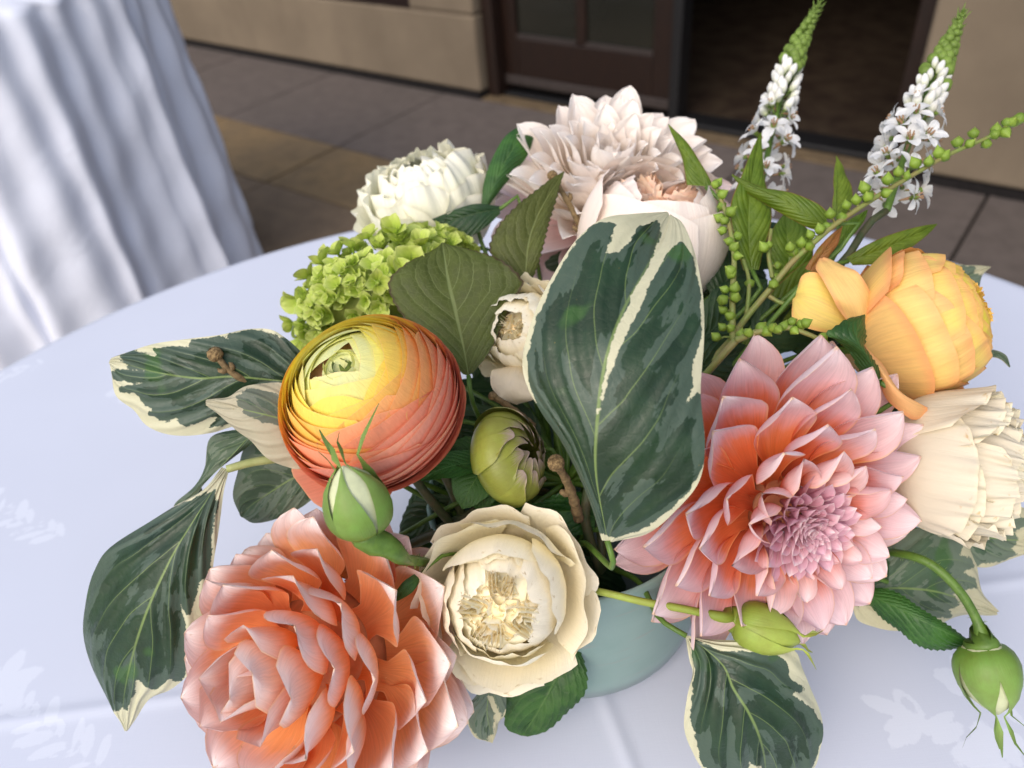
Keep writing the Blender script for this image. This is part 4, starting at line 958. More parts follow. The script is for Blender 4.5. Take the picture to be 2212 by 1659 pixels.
# ------------------------------------------------------------------ hydrangea
def hydrangea():
    r = np.random.default_rng(17); Q = P(838, 628, .432)
    root = thing('hydrangea', 'lime green hydrangea head of many small florets at the left', 'flower', Q)
    a1 = cdir(1, -.46, .0); a2 = cdir(.46, 1, .0); a3 = cdir(0, 0, 1)
    A = np.array([a1 * .0565, a2 * .031, a3 * .034])
    sep = []
    for i in range(6):
        G = petal_grid(SEPAL_W, .50 + r.uniform(-.06, .1), [.9, .7, .5, .5], np.array([.0, .25, .5, .3, -.2]) + r.uniform(-.2, .2, 5), 7, 8, .1, .02, i)
        b = MB(); b.grid(G); sep.append(b.mesh('sepal', MAT['sepal_hyd']))
    kn = MB(); aa = np.linspace(0, 2 * math.pi, 7, endpoint=False)
    kn.grid(np.array([[(rr * math.cos(x), rr * math.sin(x), z) for x in aa] for rr, z in ((.0001, -.0075), (.0007, -.006), (.0008, -.0005), (.0014, .0008), (.0011, .0022), (.0001, .0027))]), closed=True)
    knob = kn.mesh('floret', MAT['seed_bud'])
    pts = []
    for i in range(900):
        zz_ = 1 - 2 * ((i * 0.618034) % 1.0); ra_ = math.sqrt(1 - zz_ * zz_); a_ = i * 2.39996; d = np.array([ra_ * math.cos(a_), ra_ * math.sin(a_), zz_])
        if d[2] < -.25: continue
        p = d @ A * r.uniform(.95, 1.05)
        if all(np.linalg.norm(p - q[0]) > .0086 for q in pts): pts.append((p, d))
    pts = pts[:104]; under = MB()
    for i in range(420):      # florets deeper in the head, too small and hidden to pick apart
        d = unit(r.normal(0, 1, 3)); p = d @ A * r.uniform(.72, .92); X, Y, Z = frame(unit((d[0] / .0565) * a1 + (d[1] / .031) * a2 + (d[2] / .034) * a3)); a0 = r.uniform(0, 6.28)
        for j in range(4):
            a = a0 + j * math.pi / 2; rad = math.cos(a) * X + math.sin(a) * Y; e = r.uniform(.2, .9); dy_ = math.cos(e) * rad + math.sin(e) * Z; dz_ = -math.sin(e) * rad + math.cos(e) * Z; dx_ = np.cross(dy_, dz_); s_ = r.uniform(.006, .009)
            G = petal_grid(SEPAL_W, .5, [.9, .7, .5, .5], np.array([.0, .25, .5, .3, -.2]), 4, 5, .1, .02, j); under.grid(p + s_ * (G[..., 0:1] * dx_ + G[..., 1:2] * dy_ + G[..., 2:3] * dz_))
    ub = under.build('inner_florets', MAT['sepal_hyd'], root); ub['kind'] = 'stuff'
    for (w, d) in pts:
        n = unit((d[0] / .0565) * a1 + (d[1] / .031) * a2 + (d[2] / .034) * a3 + r.normal(0, 6, 3))
        X, Y, Z = frame(n); sc = r.uniform(.0072, .0112)
        fo = bpy.data.objects.new('floret', knob); link(fo, root); fo.matrix_basis = mat44(w, X, Y, Z, 1)
        a0 = r.uniform(0, 6.28)
        for j in range(4):
            a = a0 + j * math.pi / 2; el = r.uniform(.15, .95)
            rad = np.array([math.cos(a), math.sin(a), 0.0]); zz = np.array([0, 0, 1.0])
            s_ = sc * r.uniform(.85, 1.15)
            place(sep[r.integers(6)], 'sepal', fo, rad * .0012, math.cos(el) * rad + math.sin(el) * zz, -math.sin(el) * rad + math.cos(el) * zz, s_)
    b = MB(); hh = np.linspace(-.95, .95, 9); cr = np.linspace(0, 2 * math.pi, 18, endpoint=False)
    b.grid(np.array([[(math.sqrt(1 - q * q) * math.cos(x)) * A[0] * .66 + math.sqrt(1 - q * q) * math.sin(x) * A[1] * .62 + q * A[2] * .62 for x in cr] for q in hh]), closed=True, cap0=True, cap1=True)
    b.build('flower_stalks', MAT['sepal_hyd'], root)
    add_stem(root, np.asarray(Q) - a3 * .02 + a2 * .01, np.array([0, 0, -1.0]), .003, 'stem', 5)
hydrangea()

# ------------------------------------------------------------------ white loosestrife spikes
def lathe_mesh(name, prof, mat, n=8, five=0.0):
    a = np.linspace(0, 2 * math.pi, n, endpoint=False); b = MB()
    zmin, zmax = prof[0][1], prof[-1][1]
    G = np.array([[(r_ * (1 + five * math.cos(5 * x) * math.sin(math.pi * (z - zmin) / (zmax - zmin))) * math.cos(x), r_ * (1 + five * math.cos(5 * x) * math.sin(math.pi * (z - zmin) / (zmax - zmin))) * math.sin(x), z) for x in a] for r_, z in prof])
    uv = np.array([[(i / n, (z - zmin) / (zmax - zmin)) for i in range(n)] for _, z in prof])
    b.grid(G, uv, closed=True); return b.mesh(name, mat)
BUD_P = [(.02, 0), (.20, .12), (.31, .35), (.33, .55), (.25, .8), (.12, .95), (.01, 1.0)]
me_wbud = lathe_mesh('flower_bud', BUD_P, MAT['white_bud'])
me_gbud = lathe_mesh('green_bud', [(.02, 0), (.26, .12), (.40, .4), (.38, .62), (.2, .9), (.01, 1)], MAT['green_bud'])
me_calyx = None
def star_meshes(seed):
    r = np.random.default_rng(seed); out = []
    for i in range(5):
        G = petal_grid(STAR_W, .30 + r.uniform(-.03, .04), [.7, .5, .35, .3], np.array([.7, .35, .1, -.1, -.35]) + r.uniform(-.15, .15, 5), 7, 9, .1, .01, seed * 9 + i)
        b = MB(); b.grid(G); out.append(b.mesh('petal', MAT['white_star']))
    b = MB()
    for j in range(5):
        a = j * 1.2566 + .6; p0 = np.array([.05 * math.cos(a), .05 * math.sin(a), 0]); p1 = np.array([.16 * math.cos(a), .16 * math.sin(a), .42])
        b.tube([p0, (p0 + p1) / 2, p1, p1 + np.array([0, 0, .06])], [.018, .018, .045, .04], 5)
    b.tube([(0, 0, -.75), (0, 0, -.2), (0, 0, 0), (0, 0, .3)], [.05, .10, .12, .02], 6)
    return out, b.mesh('flower', MAT['stamen'])
stars, star_core = star_meshes(4)
b = MB()
for j in range(5):
    G = petal_grid([(0, 1), (.5, .8), (1, .05)], .22, [.8, .7, .6, .5], [1.0, 1.2, 1.3, 1.4, 1.5], 5, 5)
    a = j * 1.2566; Rz = np.array([[math.cos(a), -math.sin(a), 0], [math.sin(a), math.cos(a), 0], [0, 0, 1]]); b.grid((G + np.array([0, .05, 0])) @ Rz.T)
b.tube([(0, 0, -.9), (0, 0, 0)], [.05, .07], 6)
me_calyx = b.mesh('calyx', MAT['green_bud'])
def spike(label, pts, rad_pts, n_buds, n_flowers, seed, flower_from=.0, flower_to=.42, tail=None):
    """pts: (u, v, depth) along the axis from the lowest flowers to the tip"""
    r = np.random.default_rng(seed); ax = PV(pts); root = thing('loosestrife', label, 'flower', ax[0])
    C = crom(ax, 60); T = np.gradient(C, axis=0); T /= np.linalg.norm(T, axis=1)[:, None]
    X0 = frame(T[0])[0]
    b = MB(); b.tube(C, np.interp(np.linspace(0, 1, 60), [0, .5, 1], [.0020, .0015, .0004]), 8); b.build('stem', MAT['stem'], root, origin=ax[0])
    Ltot = np.linalg.norm(np.diff(C, axis=0), axis=1).sum()
    def at(t):
        i = min(int(t * 59), 58); f = t * 59 - i
        return C[i] * (1 - f) + C[i + 1] * f, T[i]
    for i in range(n_flowers):
        t = flower_from + (flower_to - flower_from) * (i + .5) / n_flowers + r.normal(0, .008); t = max(.0, t)
        p, tt = at(t); x = unit(X0 - X0.dot(tt) * tt); y = np.cross(tt, x); a = i * 2.39996 + r.normal(0, .25)
        rad = math.cos(a) * x + math.sin(a) * y
        out = unit(rad + tt * r.uniform(.25, .6)); rr = np.interp(t, [0, .25, .45], [.0122, .0138, .0085]) * r.uniform(.85, 1.1)
        pos = p + out * rr - ax[0]; s = np.interp(t, [0, .3, .45], [.0088, .0096, .0072]) * r.uniform(.9, 1.1)
        X, Y, Z = frame(unit(out + rad * .4)); fo = bpy.data.objects.new('flower', star_core); link(fo, root); fo.matrix_basis = mat44(pos, X, Y, Z, s)
        a0 = r.uniform(0, 6.28); cl = r.uniform(-.25, .35)
        for j in range(5):
            aa = a0 + j * 1.2566; e = r.normal(0, .12) + cl; rd = np.array([math.cos(aa), math.sin(aa), 0]); zz = np.array([0, 0, 1.0])
            place(stars[r.integers(5)], 'petal', fo, rd * .10, math.cos(e) * rd + math.sin(e) * zz, -math.sin(e) * rd + math.cos(e) * zz, 1.0 * r.uniform(.9, 1.1))
        cb = bpy.data.objects.new('calyx', me_calyx); link(cb, root); cb.matrix_basis = mat44(pos - out * s * .25, X, Y, Z, s * .62)
    for i in range(n_buds):
        q = (i + .5) / n_buds; t = flower_to - .03 + (1.0 - flower_to + .02) * q
        p, tt = at(min(t, .995)); x = unit(X0 - X0.dot(tt) * tt); y = np.cross(tt, x); a = i * 2.39996 + r.normal(0, .15)
        rad = math.cos(a) * x + math.sin(a) * y; lean = np.interp(q, [0, .6, 1], [.75, .55, .22])
        d = unit(rad * lean + tt); sz = np.interp(q, [0, .35, .7, 1], [.0098, .0080, .0050, .0018]) * r.uniform(.9, 1.1)
        pos = p + rad * np.interp(q, [0, .5, 1], [.0056, .0032, .0004]) - ax[0]; X, Y, Z = frame(d)
        white = q < .38 + r.normal(0, .04)
        o = bpy.data.objects.new('flower_bud' if white else 'green_bud', me_wbud if white else me_gbud); link(o, root); o.matrix_basis = mat44(pos, X, Y, Z, sz * (.62 if white else .9) * 1.25, sz * (.62 if white else .9) * 1.25, sz)
        if q < .7:
            c_ = bpy.data.objects.new('calyx', me_calyx); link(c_, root); c_.matrix_basis = mat44(pos - d * sz * .06, X, Y, Z, sz * .5)
        if q > .25 and r.random() < .8:      # narrow bracts among the buds
            b2 = MB(); L = np.interp(q, [.25, 1], [.006, .0045]); st = p + rad * .002 - ax[0]; o1 = unit(rad * .55 + tt)
            b2.tube([st, st + o1 * L * .6, st + o1 * L + tt * L * .2], [.0005, .0004, .0001], 4); b2.build('bract', MAT['green_bud'], root)
    if tail is not None:
        tl = crom([ax[0]] + list(PV(tail[:-1])) + [np.array(tail[-1])], 26)
        b = MB(); b.tube(tl, np.linspace(.0020, .0026, 26), 8); b.build('stalk', MAT['stem_dark'], root, origin=ax[0])
    return root
spike('white loosestrife spike rising in front of the dark doorway, the left one', [(1620, 470, .445), (1648, 380, .452), (1672, 270, .462), (1712, 130, .476), (1772, 2, .49)], None, 125, 27, 5, flower_to=.46,
      tail=[(1618, 560, .43), (1600, 700, .42), tuple(VC + np.array([.02, .02, .05]))])
spike('white loosestrife spike leaning out over the tan wall, the right one', [(1915, 455, .40), (1950, 350, .408), (1985, 245, .418), (2040, 120, .43), (2083, 20, .44)], None, 112, 25, 6, flower_to=.44,
      tail=[(1890, 470, .40), (1850, 520, .398), (1790, 600, .395), tuple(VC + np.array([.025, .015, .05]))])

# ------------------------------------------------------------------ seed bud sprig
def facet_bud():
    a = np.linspace(0, 2 * math.pi, 10, endpoint=False); b = MB()
    prof = [(.02, -.1), (.30, .02), (.44, .26), (.46, .42), (.26, .68), (.09, .88), (.01, 1.0)]
    G = np.array([[(r_ * (1 + (.12 if i % 2 == 0 else -.07)) * math.cos(x), r_ * (1 + (.12 if i % 2 == 0 else -.07)) * math.sin(x), z) for i, x in enumerate(a)] for r_, z in prof])
    uv = np.array([[(i / 10, (z + .1) / 1.1) for i in range(10)] for _, z in prof]); b.grid(G, uv, closed=True)
    return b.mesh('seed_bud', MAT['seed_bud'], smooth=True)
me_seed = facet_bud()
def sprig(label, stems, buds, seed=0, size=.0058):
    r = np.random.default_rng(seed); base = PV([stems[0][0]])[0]
    root = thing('seed_sprig', label, 'sprig', base)
    curves = []
    for si, s in enumerate(stems):
        c = crom(PV(s), 40); curves.append(c)
        b = MB(); b.tube(c, np.linspace(.0017 if si == 0 else .0012, .0009, 40), 7); b.build('stem', MAT['sprig_stem'], root, origin=base)
    allc = np.vstack(curves); allt = np.vstack([np.gradient(c, axis=0) for c in curves])
    for (u, v, up) in buds:
        ds = []
        pr = (allc - CAM); dep = pr @ FWD; uu = VW / 2 + FPX * (pr @ RIGHT) / dep; vv = VH / 2 + FPX * (pr @ DOWN) / dep
        i = int(np.argmin((uu - u) ** 2 + (vv - v) ** 2)); d0 = dep[i] + r.uniform(-.004, .002)
        p = P(u, v, d0); q = allc[i]; t = unit(allt[i])
        d = unit(unit(p - q + 1e-6 * t) * .8 + t * .5 + r.normal(0, .15, 3)); X, Y, Z = frame(d)
        s = size * r.uniform(.85, 1.12) * up
        o = bpy.data.objects.new('seed_bud', me_seed); link(o, root); o.matrix_basis = mat44(p - d * s * .45 - base, X, Y, Z, s * .95, s * .95, s)
        b = MB(); b.tube([q - base, (q + p) / 2 - base, p - d * s * .45 - base], [.0006, .0005, .0006], 5); b.build('bud_stalk', MAT['sprig_stem'], root)
    # from its foot on into the vase
    md, en = stem_curve(base, seed=seed); b = MB(); b.tube(crom([base, (base + md) / 2, md, en], 12) - base, .0017, 6); b.build('stalk', MAT['sprig_stem'], root)
    return root
c5 = lambda x, y: (1481 + .2315 * x, 384 + .2315 * y)
bu = [(820, 1000), (1000, 680), (1080, 600), (1160, 525), (1160, 640), (1320, 450), (1250, 470), (1350, 330), (1460, 370), (1500, 250), (1590, 200), (1690, 180), (1670, 90), (975, 640), (850, 930), (860, 815)]
b3 = [(1210, 1160), (1240, 1220), (1365, 1110), (1430, 1065), (1480, 1090), (1360, 1200), (1530, 1010), (1620, 1000), (1680, 945), (1720, 965), (1800, 880), (1880, 890), (1900, 825), (1980, 900), (2040, 800), (2035, 835), (2100, 830), (2110, 760), (2140, 755), (2180, 745)]
sprig('long sprig of green seed buds crossing in front of the right white spike', [[(1578, 735, .385), (1611, 687, .382), (1661, 627, .378), (1712, 565, .375), (1754, 527, .374), (1805, 484, .374), (1895, 424, .378), (1965, 382, .382), (2052, 333, .386), (2138, 295, .39), (2204, 256, .394)],
      [(1661, 640, .378), (1690, 655, .376), (1715, 652, .376)], [(1668, 600, .38), (1660, 545, .382), (1666, 495, .386)]],
      [(*c5(x, y), 1.0) for x, y in bu] + [(1444 + .3472 * x, .3472 * y, 1.08) for x, y in b3] + [(*c5(725, 640), 1), (*c5(780, 620), .8)], seed=2)
b4 = [(270, 60), (310, 40), (350, 150), (335, 260), (430, 310), (310, 370), (355, 395), (335, 490), (490, 540), (400, 590), (460, 640), (490, 730), (410, 860), (420, 890), (360, 1040), (460, 1020), (340, 1135), (345, 1230), (410, 1285), (415, 1400), (340, 1390), (280, 1480), (600, 980), (470, 1110)]
sprig('upright sprig of green seed buds beside the blush rose', [[(1583, 738, .378), (1582, 640, .378), (1586, 560, .380), (1578, 500, .384), (1566, 455, .388), (1543, 395, .392)], [(1612, 690, .382), (1618, 610, .384), (1606, 560, .388)]],
      [(*c5(x, y), 1.0) for x, y in b4], seed=3)
b5 = [(520, 1450), (590, 1440), (710, 1390), (820, 1395), (920, 1375), (1020, 1430), (1090, 1360), (1000, 1340), (1290, 1480), (870, 1420), (760, 1440), (1130, 1350)]
sprig('short sprig of green seed buds lying along the top of the coral dahlia', [[(1590, 735, .345), (1640, 716, .340), (1700, 708, .336), (1745, 722, .334), (1790, 742, .334)]], [(*c5(x, y), 1.0) for x, y in b5], seed=4, size=.0052)

# ------------------------------------------------------------------ rose buds
def rosebud(label, Q, axis, R, L, stem_pts, mat='rosebud', sep=5, sep_len=1.2, open_=0.25, seed=0, stem_r=.0019, hairs=True, flick=()):
    r = np.random.default_rng(seed); X, Y, Z = frame(axis); root = thing('rosebud', label, 'flower bud', Q)
    prof = [(.12, -.50), (.62, -.44), (.92, -.28), (1.0, -.08), (.94, .14), (.72, .36), (.40, .52), (.12, .62), (.01, .65)]
    a = np.linspace(0, 2 * math.pi, 24, endpoint=False); b = MB()
    G = np.array([[Z * z * L + R * q * (1 + .05 * math.cos(5 * x)) * (math.cos(x) * X + math.sin(x) * Y) for x in a] for q, z in prof]); b.grid(G, closed=True)
    b.build('bud', MAT['bud_cream' if mat == 'rosebud' else mat], root)
    for j in range(sep):
        az = j * 2 * math.pi / sep + r.uniform(-.1, .1); b = MB(); rows_ = []
        zs = np.linspace(-.505, .62 + .1 * r.random(), 13); fl = flick[j] if j < len(flick) else r.uniform(.0, .3)
        for i, z in enumerate(zs):
            q = i / 12; rr = np.interp(z, [p[1] for p in prof], [p[0] for p in prof]) * R * 1.05 + R * .03
            w = np.interp(q, [0, .3, .6, .85, 1], [.66, .62, .46, .22, .10]); row = []
            for u in np.linspace(-1, 1, 7):
                x = az + u * w * 1.05; row.append(Z * z * L + (rr + R * .05 * (1 - abs(u)) + fl * R * max(0, q - .55) ** 2 * 6) * (math.cos(x) * X + math.sin(x) * Y))
            rows_.append(row)
        # drawn-out sepal tip
        end = np.mean(rows_[-1], axis=0); rad = math.cos(az) * X + math.sin(az) * Y
        for q in (0.4, .7, 1.0):
            c_ = end + Z * L * (sep_len - 1) * q * 2.0 + rad * R * (fl * 2.6 * q + .1 * math.sin(q * 6 + j))
            wv = (1 - q * .9) * R * .17; tx = -math.sin(az) * X + math.cos(az) * Y
            rows_.append([c_ + tx * wv * u for u in np.linspace(-1, 1, 7)])
        b.grid(np.array(rows_)); b.build('sepal', MAT[mat], root)
    base = np.asarray(Q) - Z * L * .5
    pts = crom([np.asarray(Q) - Z * L * .42, base - Z * L * .12] + list(PV(stem_pts)), 30); n = len(pts); rad_ = np.interp(np.linspace(0, 1, n), [0, .1, .25, 1], [R * .62, R * (.42 if hairs else .26), stem_r * 1.15, stem_r])
    b = MB(); b.tube(pts, rad_, 10); b.build('stem', MAT['stem'] if mat == 'rosebud' else MAT['rosebud_yellow'], root, origin=Q)
    if hairs:
        b = MB(); T = np.gradient(pts, axis=0)
        for i in range(90):
            k_ = r.integers(3, n - 3); t = unit(T[k_]); d = unit(np.cross(t, r.normal(0, 1, 3))); p = pts[k_] + d * rad_[k_] * .95; l_ = r.uniform(.0009, .0018)
            b.tube([p, p + d * l_], [.00012, .00004], 3)
        o = b.build('bristles', MAT['rosebud'], root, origin=Q); o['kind'] = 'stuff'
    return root
rosebud('green rosebud with curling sepals in front of the orange ranunculus', P(772, 1090, .290), cdir(-.22, -.80, .32), .0118, .0262, [(838, 1180, .296), (872, 1206, .304), (915, 1214, .335), (980, 1225, .385)], sep_len=1.25, seed=3, flick=(.1, .05, .5, .2, .1))
rosebud('drooping green rosebud on a curved stem at the lower right corner', P(2135, 1455, .340), cdir(.16, .93, .1), .0124, .0275, [(2128, 1392, .342), (2110, 1340, .344), (2075, 1280, .346), (2020, 1225, .350), (1965, 1200, .358), (1900, 1190, .38)], mat='rosebud', sep_len=1.28, seed=5, flick=(.35, .15, .1, .3, .15))
rosebud('yellow green rosebud tucked under the coral dahlia', P(1645, 1358, .330), cdir(.80, .22, .25), .0104, .0250, [(1568, 1335, .330), (1480, 1316, .330), (1390, 1300, .332), (1290, 1277, .338), (1230, 1270, .36)], mat='rosebud_yellow', sep=4, sep_len=1.12, seed=7, hairs=False, stem_r=.0015)

# hanging leaflike sepal strands of the lower right bud are part of it already; unopened dahlia bud:
def dahlia_bud():
    Q = P(1100, 985, .350); ax = cdir(.80, -.28, .42); F = frame(ax); X, Y, Z = F; r = np.random.default_rng(2)
    root = thing('dahlia_bud', 'closed dahlia bud of overlapping glossy olive scales in the middle', 'flower bud', Q)
    R = .0215
    for ly, (rim, Rr) in enumerate(((10, .92), (17, .96), (26, 1.0), (38, 1.04))):
        for j in range(5):
            a0 = j * math.pi / 2.5 + ly * .6 + r.normal(0, .06)
            shell_petal(root, F, 'dahlia_bud', name='scale', az0=a0, hw=D(46), th_rim=D(rim + r.normal(0, 3)), th_base=D(172), Rf=lambda th: R * Rr + 0 * th, nu=17, nv=17, droop=D(14), ruf=.0002, imb=.0012, squash=.66, wprof=((0, .9), (.5, 1), (.85, .8), (1, .35)), seed=ly * 10 + j)
    for j, (dx, dy, dz, L) in enumerate(((-.9, .1, .4, .034), (-.5, .75, .5, .026), (-.2, .9, .3, .024), (-.9, -.3, .1, .022))):
        G = petal_grid([(0, .4), (.25, .9), (.55, 1), (.85, .5), (1, .05)], .22 if j == 0 else .42, [.6, .5, .5, .4], [.3, .1, -.1, -.5, -1.0], 7, 11, .2, .02, j); b = MB(); b.grid(G)
        place(b.mesh('bract', MAT['rose_leaf']), 'bract', root, -Z * R * .55, cdir(dx, dy, dz), cdir(0, -.6, .8), L)
    b = MB(); b.tube(crom([-Z * R * .5, -Z * R * 1.0 + np.array([0, 0, -.004]), np.asarray(stem_curve(Q)[0]) - Q], 14), .0026, 8); b.build('stem', MAT['stem'], root)
dahlia_bud()

# ------------------------------------------------------------------ bare twigs with knobbed tips
def twig(label, pts, rad=.0016, knob=.0034, seed=0, nodes=((.16, 1), (.18, -1))):
    r = np.random.default_rng(seed); p = PV(pts); c = crom(p, 30); base = p[-1]; root = thing('twig', label, 'twig', base)
    b = MB(); b.tube(c, np.linspace(rad * .8, rad * 1.2, 30) * (1 + .10 * np.sin(np.arange(30) * 1.1) + .06 * np.sin(np.arange(30) * 2.7)), 9); b.build('shoot', MAT['twig'], root, origin=base)
    hh = np.linspace(-1, 1, 11); a = np.linspace(0, 2 * math.pi, 18, endpoint=False); t = unit(c[0] - c[3]); X, Y, Z = frame(t)
    b = MB(); b.grid(np.array([[c[0] + t * knob * .5 + knob * (Z * q * .95 + math.sqrt(max(0, 1 - q * q)) * (math.cos(x) * X + math.sin(x) * Y)) * (1 + .07 * math.sin(9 * x + 14 * q)) for x in a] for q in hh]), closed=True)
    b.build('knob', MAT['twig_knob'], root, origin=base)
    for f, s in nodes:
        i = int(f * 29); q = c[i]; tt = unit(c[i] - c[i + 1]); d = unit(np.cross(tt, FWD)) * s; b = MB()
        b.tube([q + d * rad * .3, q + d * rad * 1.3 + tt * rad * .5, q + d * rad * 1.8 + tt * rad * 1.4, q + d * rad * 1.7 + tt * rad * 2.1], [rad * .75, rad * .85, rad * .6, rad * .1], 7); b.build('side_bud', MAT['twig'], root, origin=base)
    return root
twig('brown twig with a knobbed tip lying over the left variegated leaf', [(470, 772, .338), (495, 800, .340), (530, 822, .344), (570, 835, .350), (650, 850, .37)], seed=1)
twig('brown twig with a round grainy knob left of the big leaf foot', [(1204, 1005, .318), (1222, 1035, .326), (1238, 1075, .336), (1250, 1120, .35)], rad=.0021, knob=.0036, seed=2, nodes=((.5, 1),))
twig('brown twig with small nodes standing against the pale blush dahlia', [(1196, 384, .415), (1220, 425, .416), (1240, 460, .418), (1260, 510, .42), (1280, 580, .42)], rad=.0018, knob=.0028, seed=3, nodes=((.14, 1), (.3, -1), (.6, 1)))
twig('short reddish brown twig under the small cream rose', [(1068, 858, .372), (1090, 872, .374), (1115, 890, .378), (1150, 920, .39)], rad=.0018, knob=.0022, seed=4, nodes=((.4, 1),))

# ------------------------------------------------------------------ leaves
GA = [(1252, 516), (1285, 487), (1330, 485), (1322, 512), (1302, 560), (1345, 545), (1380, 492), (1418, 480), (1426, 508), (1400, 565), (1368, 630), (1318, 745), (1298, 835), (1287, 900), (1298, 890), (1318, 815), (1335, 765), (1372, 690), (1405, 620), (1435, 560), (1470, 525), (1492, 550), (1508, 640), (1515, 715), (1500, 770), (1488, 800), (1495, 830), (1470, 890), (1488, 870), (1508, 850), (1530, 860), (1530, 920), (1518, 935), (1530, 960), (1516, 1015), (1484, 1064), (1430, 1108), (1380, 1142), (1330, 1158), (1288, 1150), (1279, 1100), (1215, 968), (1170, 892), (1146, 835), (1142, 770), (1160, 692), (1195, 612)]
leaf('variegated_leaf', 'largest dark green leaf with a cream stripe standing upright at the centre', 'varieg',
     [(1312, 1168, .296), (1286, 1020, .280), (1290, 900, .273), (1308, 780, .272), (1342, 680, .278), (1385, 600, .287), (1422, 530, .299), (1446, 466, .316)],
     [(1300, 1166), (1272, 1085), (1215, 960), (1170, 890), (1136, 825), (1130, 770), (1150, 690), (1185, 610), (1240, 522), (1300, 474), (1370, 464), (1440, 460)],
     [(1330, 1171), (1400, 1150), (1460, 1100), (1510, 1040), (1523, 960), (1514, 850), (1520, 740), (1517, 640), (1502, 550), (1476, 482), (1450, 462)],
     dl=[.0, .010, .016, .012, .004], dr=[0, .002, .004, .004, .004], quilt=.0007, bulge=.0022, wave=.0008, green=GA, M=110, N=61, seed=1)
GD = crop([(880, 10), (838, 220), (820, 440), (770, 505), (735, 640), (728, 690), (700, 660), (660, 620), (680, 700), (705, 800), (705, 1000), (640, 1120), (590, 1095), (490, 1162), (430, 1122), (385, 1080), (370, 1180), (320, 1290), (285, 1280), (200, 1310), (60, 1000), (20, 800), (90, 400), (400, 120), (860, -60)], 7)
leaf('variegated_leaf', 'large drooping green leaf with cream edge and tip at the far left', 'varieg',
     [(490, 1014, .352), (470, 1044, .345), (420, 1122, .338), (368, 1210, .334), (312, 1335, .338), (278, 1450, .348), (266, 1530, .358), (273, 1578, .362)],
     [(478, 1012), (440, 1058), (368, 1098), (245, 1176), (208, 1230), (188, 1300), (181, 1370), (200, 1455), (235, 1528), (258, 1556), (271, 1578)],
     [(492, 1022), (478, 1100), (462, 1200), (452, 1290), (440, 1370), (420, 1440), (370, 1490), (322, 1512), (292, 1555), (276, 1578)],
     dl=[0, .010, .020, .020, .006], dr=[0, .006, .012, .008, .002], quilt=.0007, bulge=.0026, wave=.0012, green=GD, M=100, N=51, seed=2, stalk=[(490, 1014, .352), (540, 1000, .355), (600, 990, .36), (660, 980, .375)], stalk_mat='stem_pale', stalk_r=.0019)
GB = crop([(1460, 640), (1290, 520), (1150, 474), (950, 505), (958, 545), (880, 512), (722, 535), (730, 585), (600, 570), (498, 592), (525, 640), (420, 622), (330, 600), (275, 640), (340, 705), (500, 735), (240, 728), (226, 760), (330, 800), (420, 800), (252, 838), (290, 868), (380, 862), (440, 930), (520, 960), (465, 992), (560, 1030), (640, 1012), (700, 1058), (830, 1012), (900, 1000), (810, 1085), (960, 1050), (1100, 1030), (1460, 1010)], 4)
leaf('variegated_leaf', 'variegated leaf with cream margin spreading left above the white cloth', 'varieg',
     crop([(1480, 790, .352), (1290, 790, .346), (970, 762, .342), (760, 772, .342), (500, 735, .346), (330, 690, .350), (207, 668, .354)], 4),
     crop([(1480, 740), (1390, 600), (1280, 505), (1190, 468), (1050, 472), (900, 502), (720, 524), (500, 556), (300, 612), (215, 645), (207, 660)], 4),
     crop([(1480, 840), (1300, 1000), (1100, 1040), (950, 1082), (850, 1112), (700, 1127), (560, 1112), (430, 1062), (350, 975), (240, 885), (212, 750), (207, 680)], 4),
     dl=[.004, .002, -.004, -.002], dr=[.008, .010, .010, .004], quilt=.0007, bulge=.002, wave=.0012, green=GB, M=100, N=51, seed=3)
GC = crop([(1500, 860), (1300, 880), (1180, 850), (1080, 840), (1020, 880), (1020, 940), (1060, 985), (1150, 1030), (1290, 1060), (1500, 1040)], 4)
leaf('cream_leaf', 'pale cream leaf with a grey green patch tucked under the orange ranunculus', 'cream_leaf',
     crop([(1560, 1120, .352), (1400, 1060, .342), (1220, 1010, .336), (1050, 970, .334), (900, 935, .336), (808, 918, .340)], 4),
     crop([(1560, 1060), (1420, 850), (1300, 806), (1200, 803), (1060, 822), (950, 888), (870, 898), (808, 905)], 4),
     crop([(1560, 1200), (1440, 1342), (1300, 1320), (1190, 1270), (1090, 1170), (1000, 1105), (890, 1000), (815, 940)], 4), dl=[0, .002, .002, 0], dr=[0, .004, .004, 0], bulge=.0026, wave=.0008, green=GC, seed=4, M=70, N=35)
GE = crop([(140, 860), (330, 940), (650, 950), (720, 980), (745, 1050), (722, 1082), (850, 1170), (832, 1192), (780, 1170), (740, 1182), (800, 1222), (900, 1300), (962, 1400), (955, 1462), (910, 1512), (895, 1565), (840, 1690), (700, 1700), (560, 1640), (492, 1590), (478, 1632), (420, 1700), (270, 1690), (205, 1600), (172, 1480), (142, 1330), (152, 1200), (172, 1060), (150, 960)], 9)
leaf('variegated_leaf', 'dark variegated leaf hanging over the cloth at the bottom edge', 'varieg',
     crop([(112, 838, .335), (230, 920, .330), (345, 1030, .324), (400, 1160, .322), (490, 1300, .322), (560, 1450, .326), (600, 1620, .336), (600, 1800, .35)], 9),
     crop([(104, 842), (130, 985), (152, 1080), (110, 1230), (98, 1340), (110, 1450), (150, 1560), (220, 1670), (380, 1770), (590, 1802)], 9),
     crop([(125, 832), (300, 860), (700, 900), (795, 940), (832, 1030), (900, 1180), (952, 1310), (962, 1420), (930, 1520), (890, 1640), (760, 1760), (610, 1802)], 9),
     dl=[0, .006, .010, .008, 0], dr=[0, .006, .010, .010, 0], quilt=.0007, bulge=.0032, wave=.0022, green=GE, M=100, N=51, seed=5)
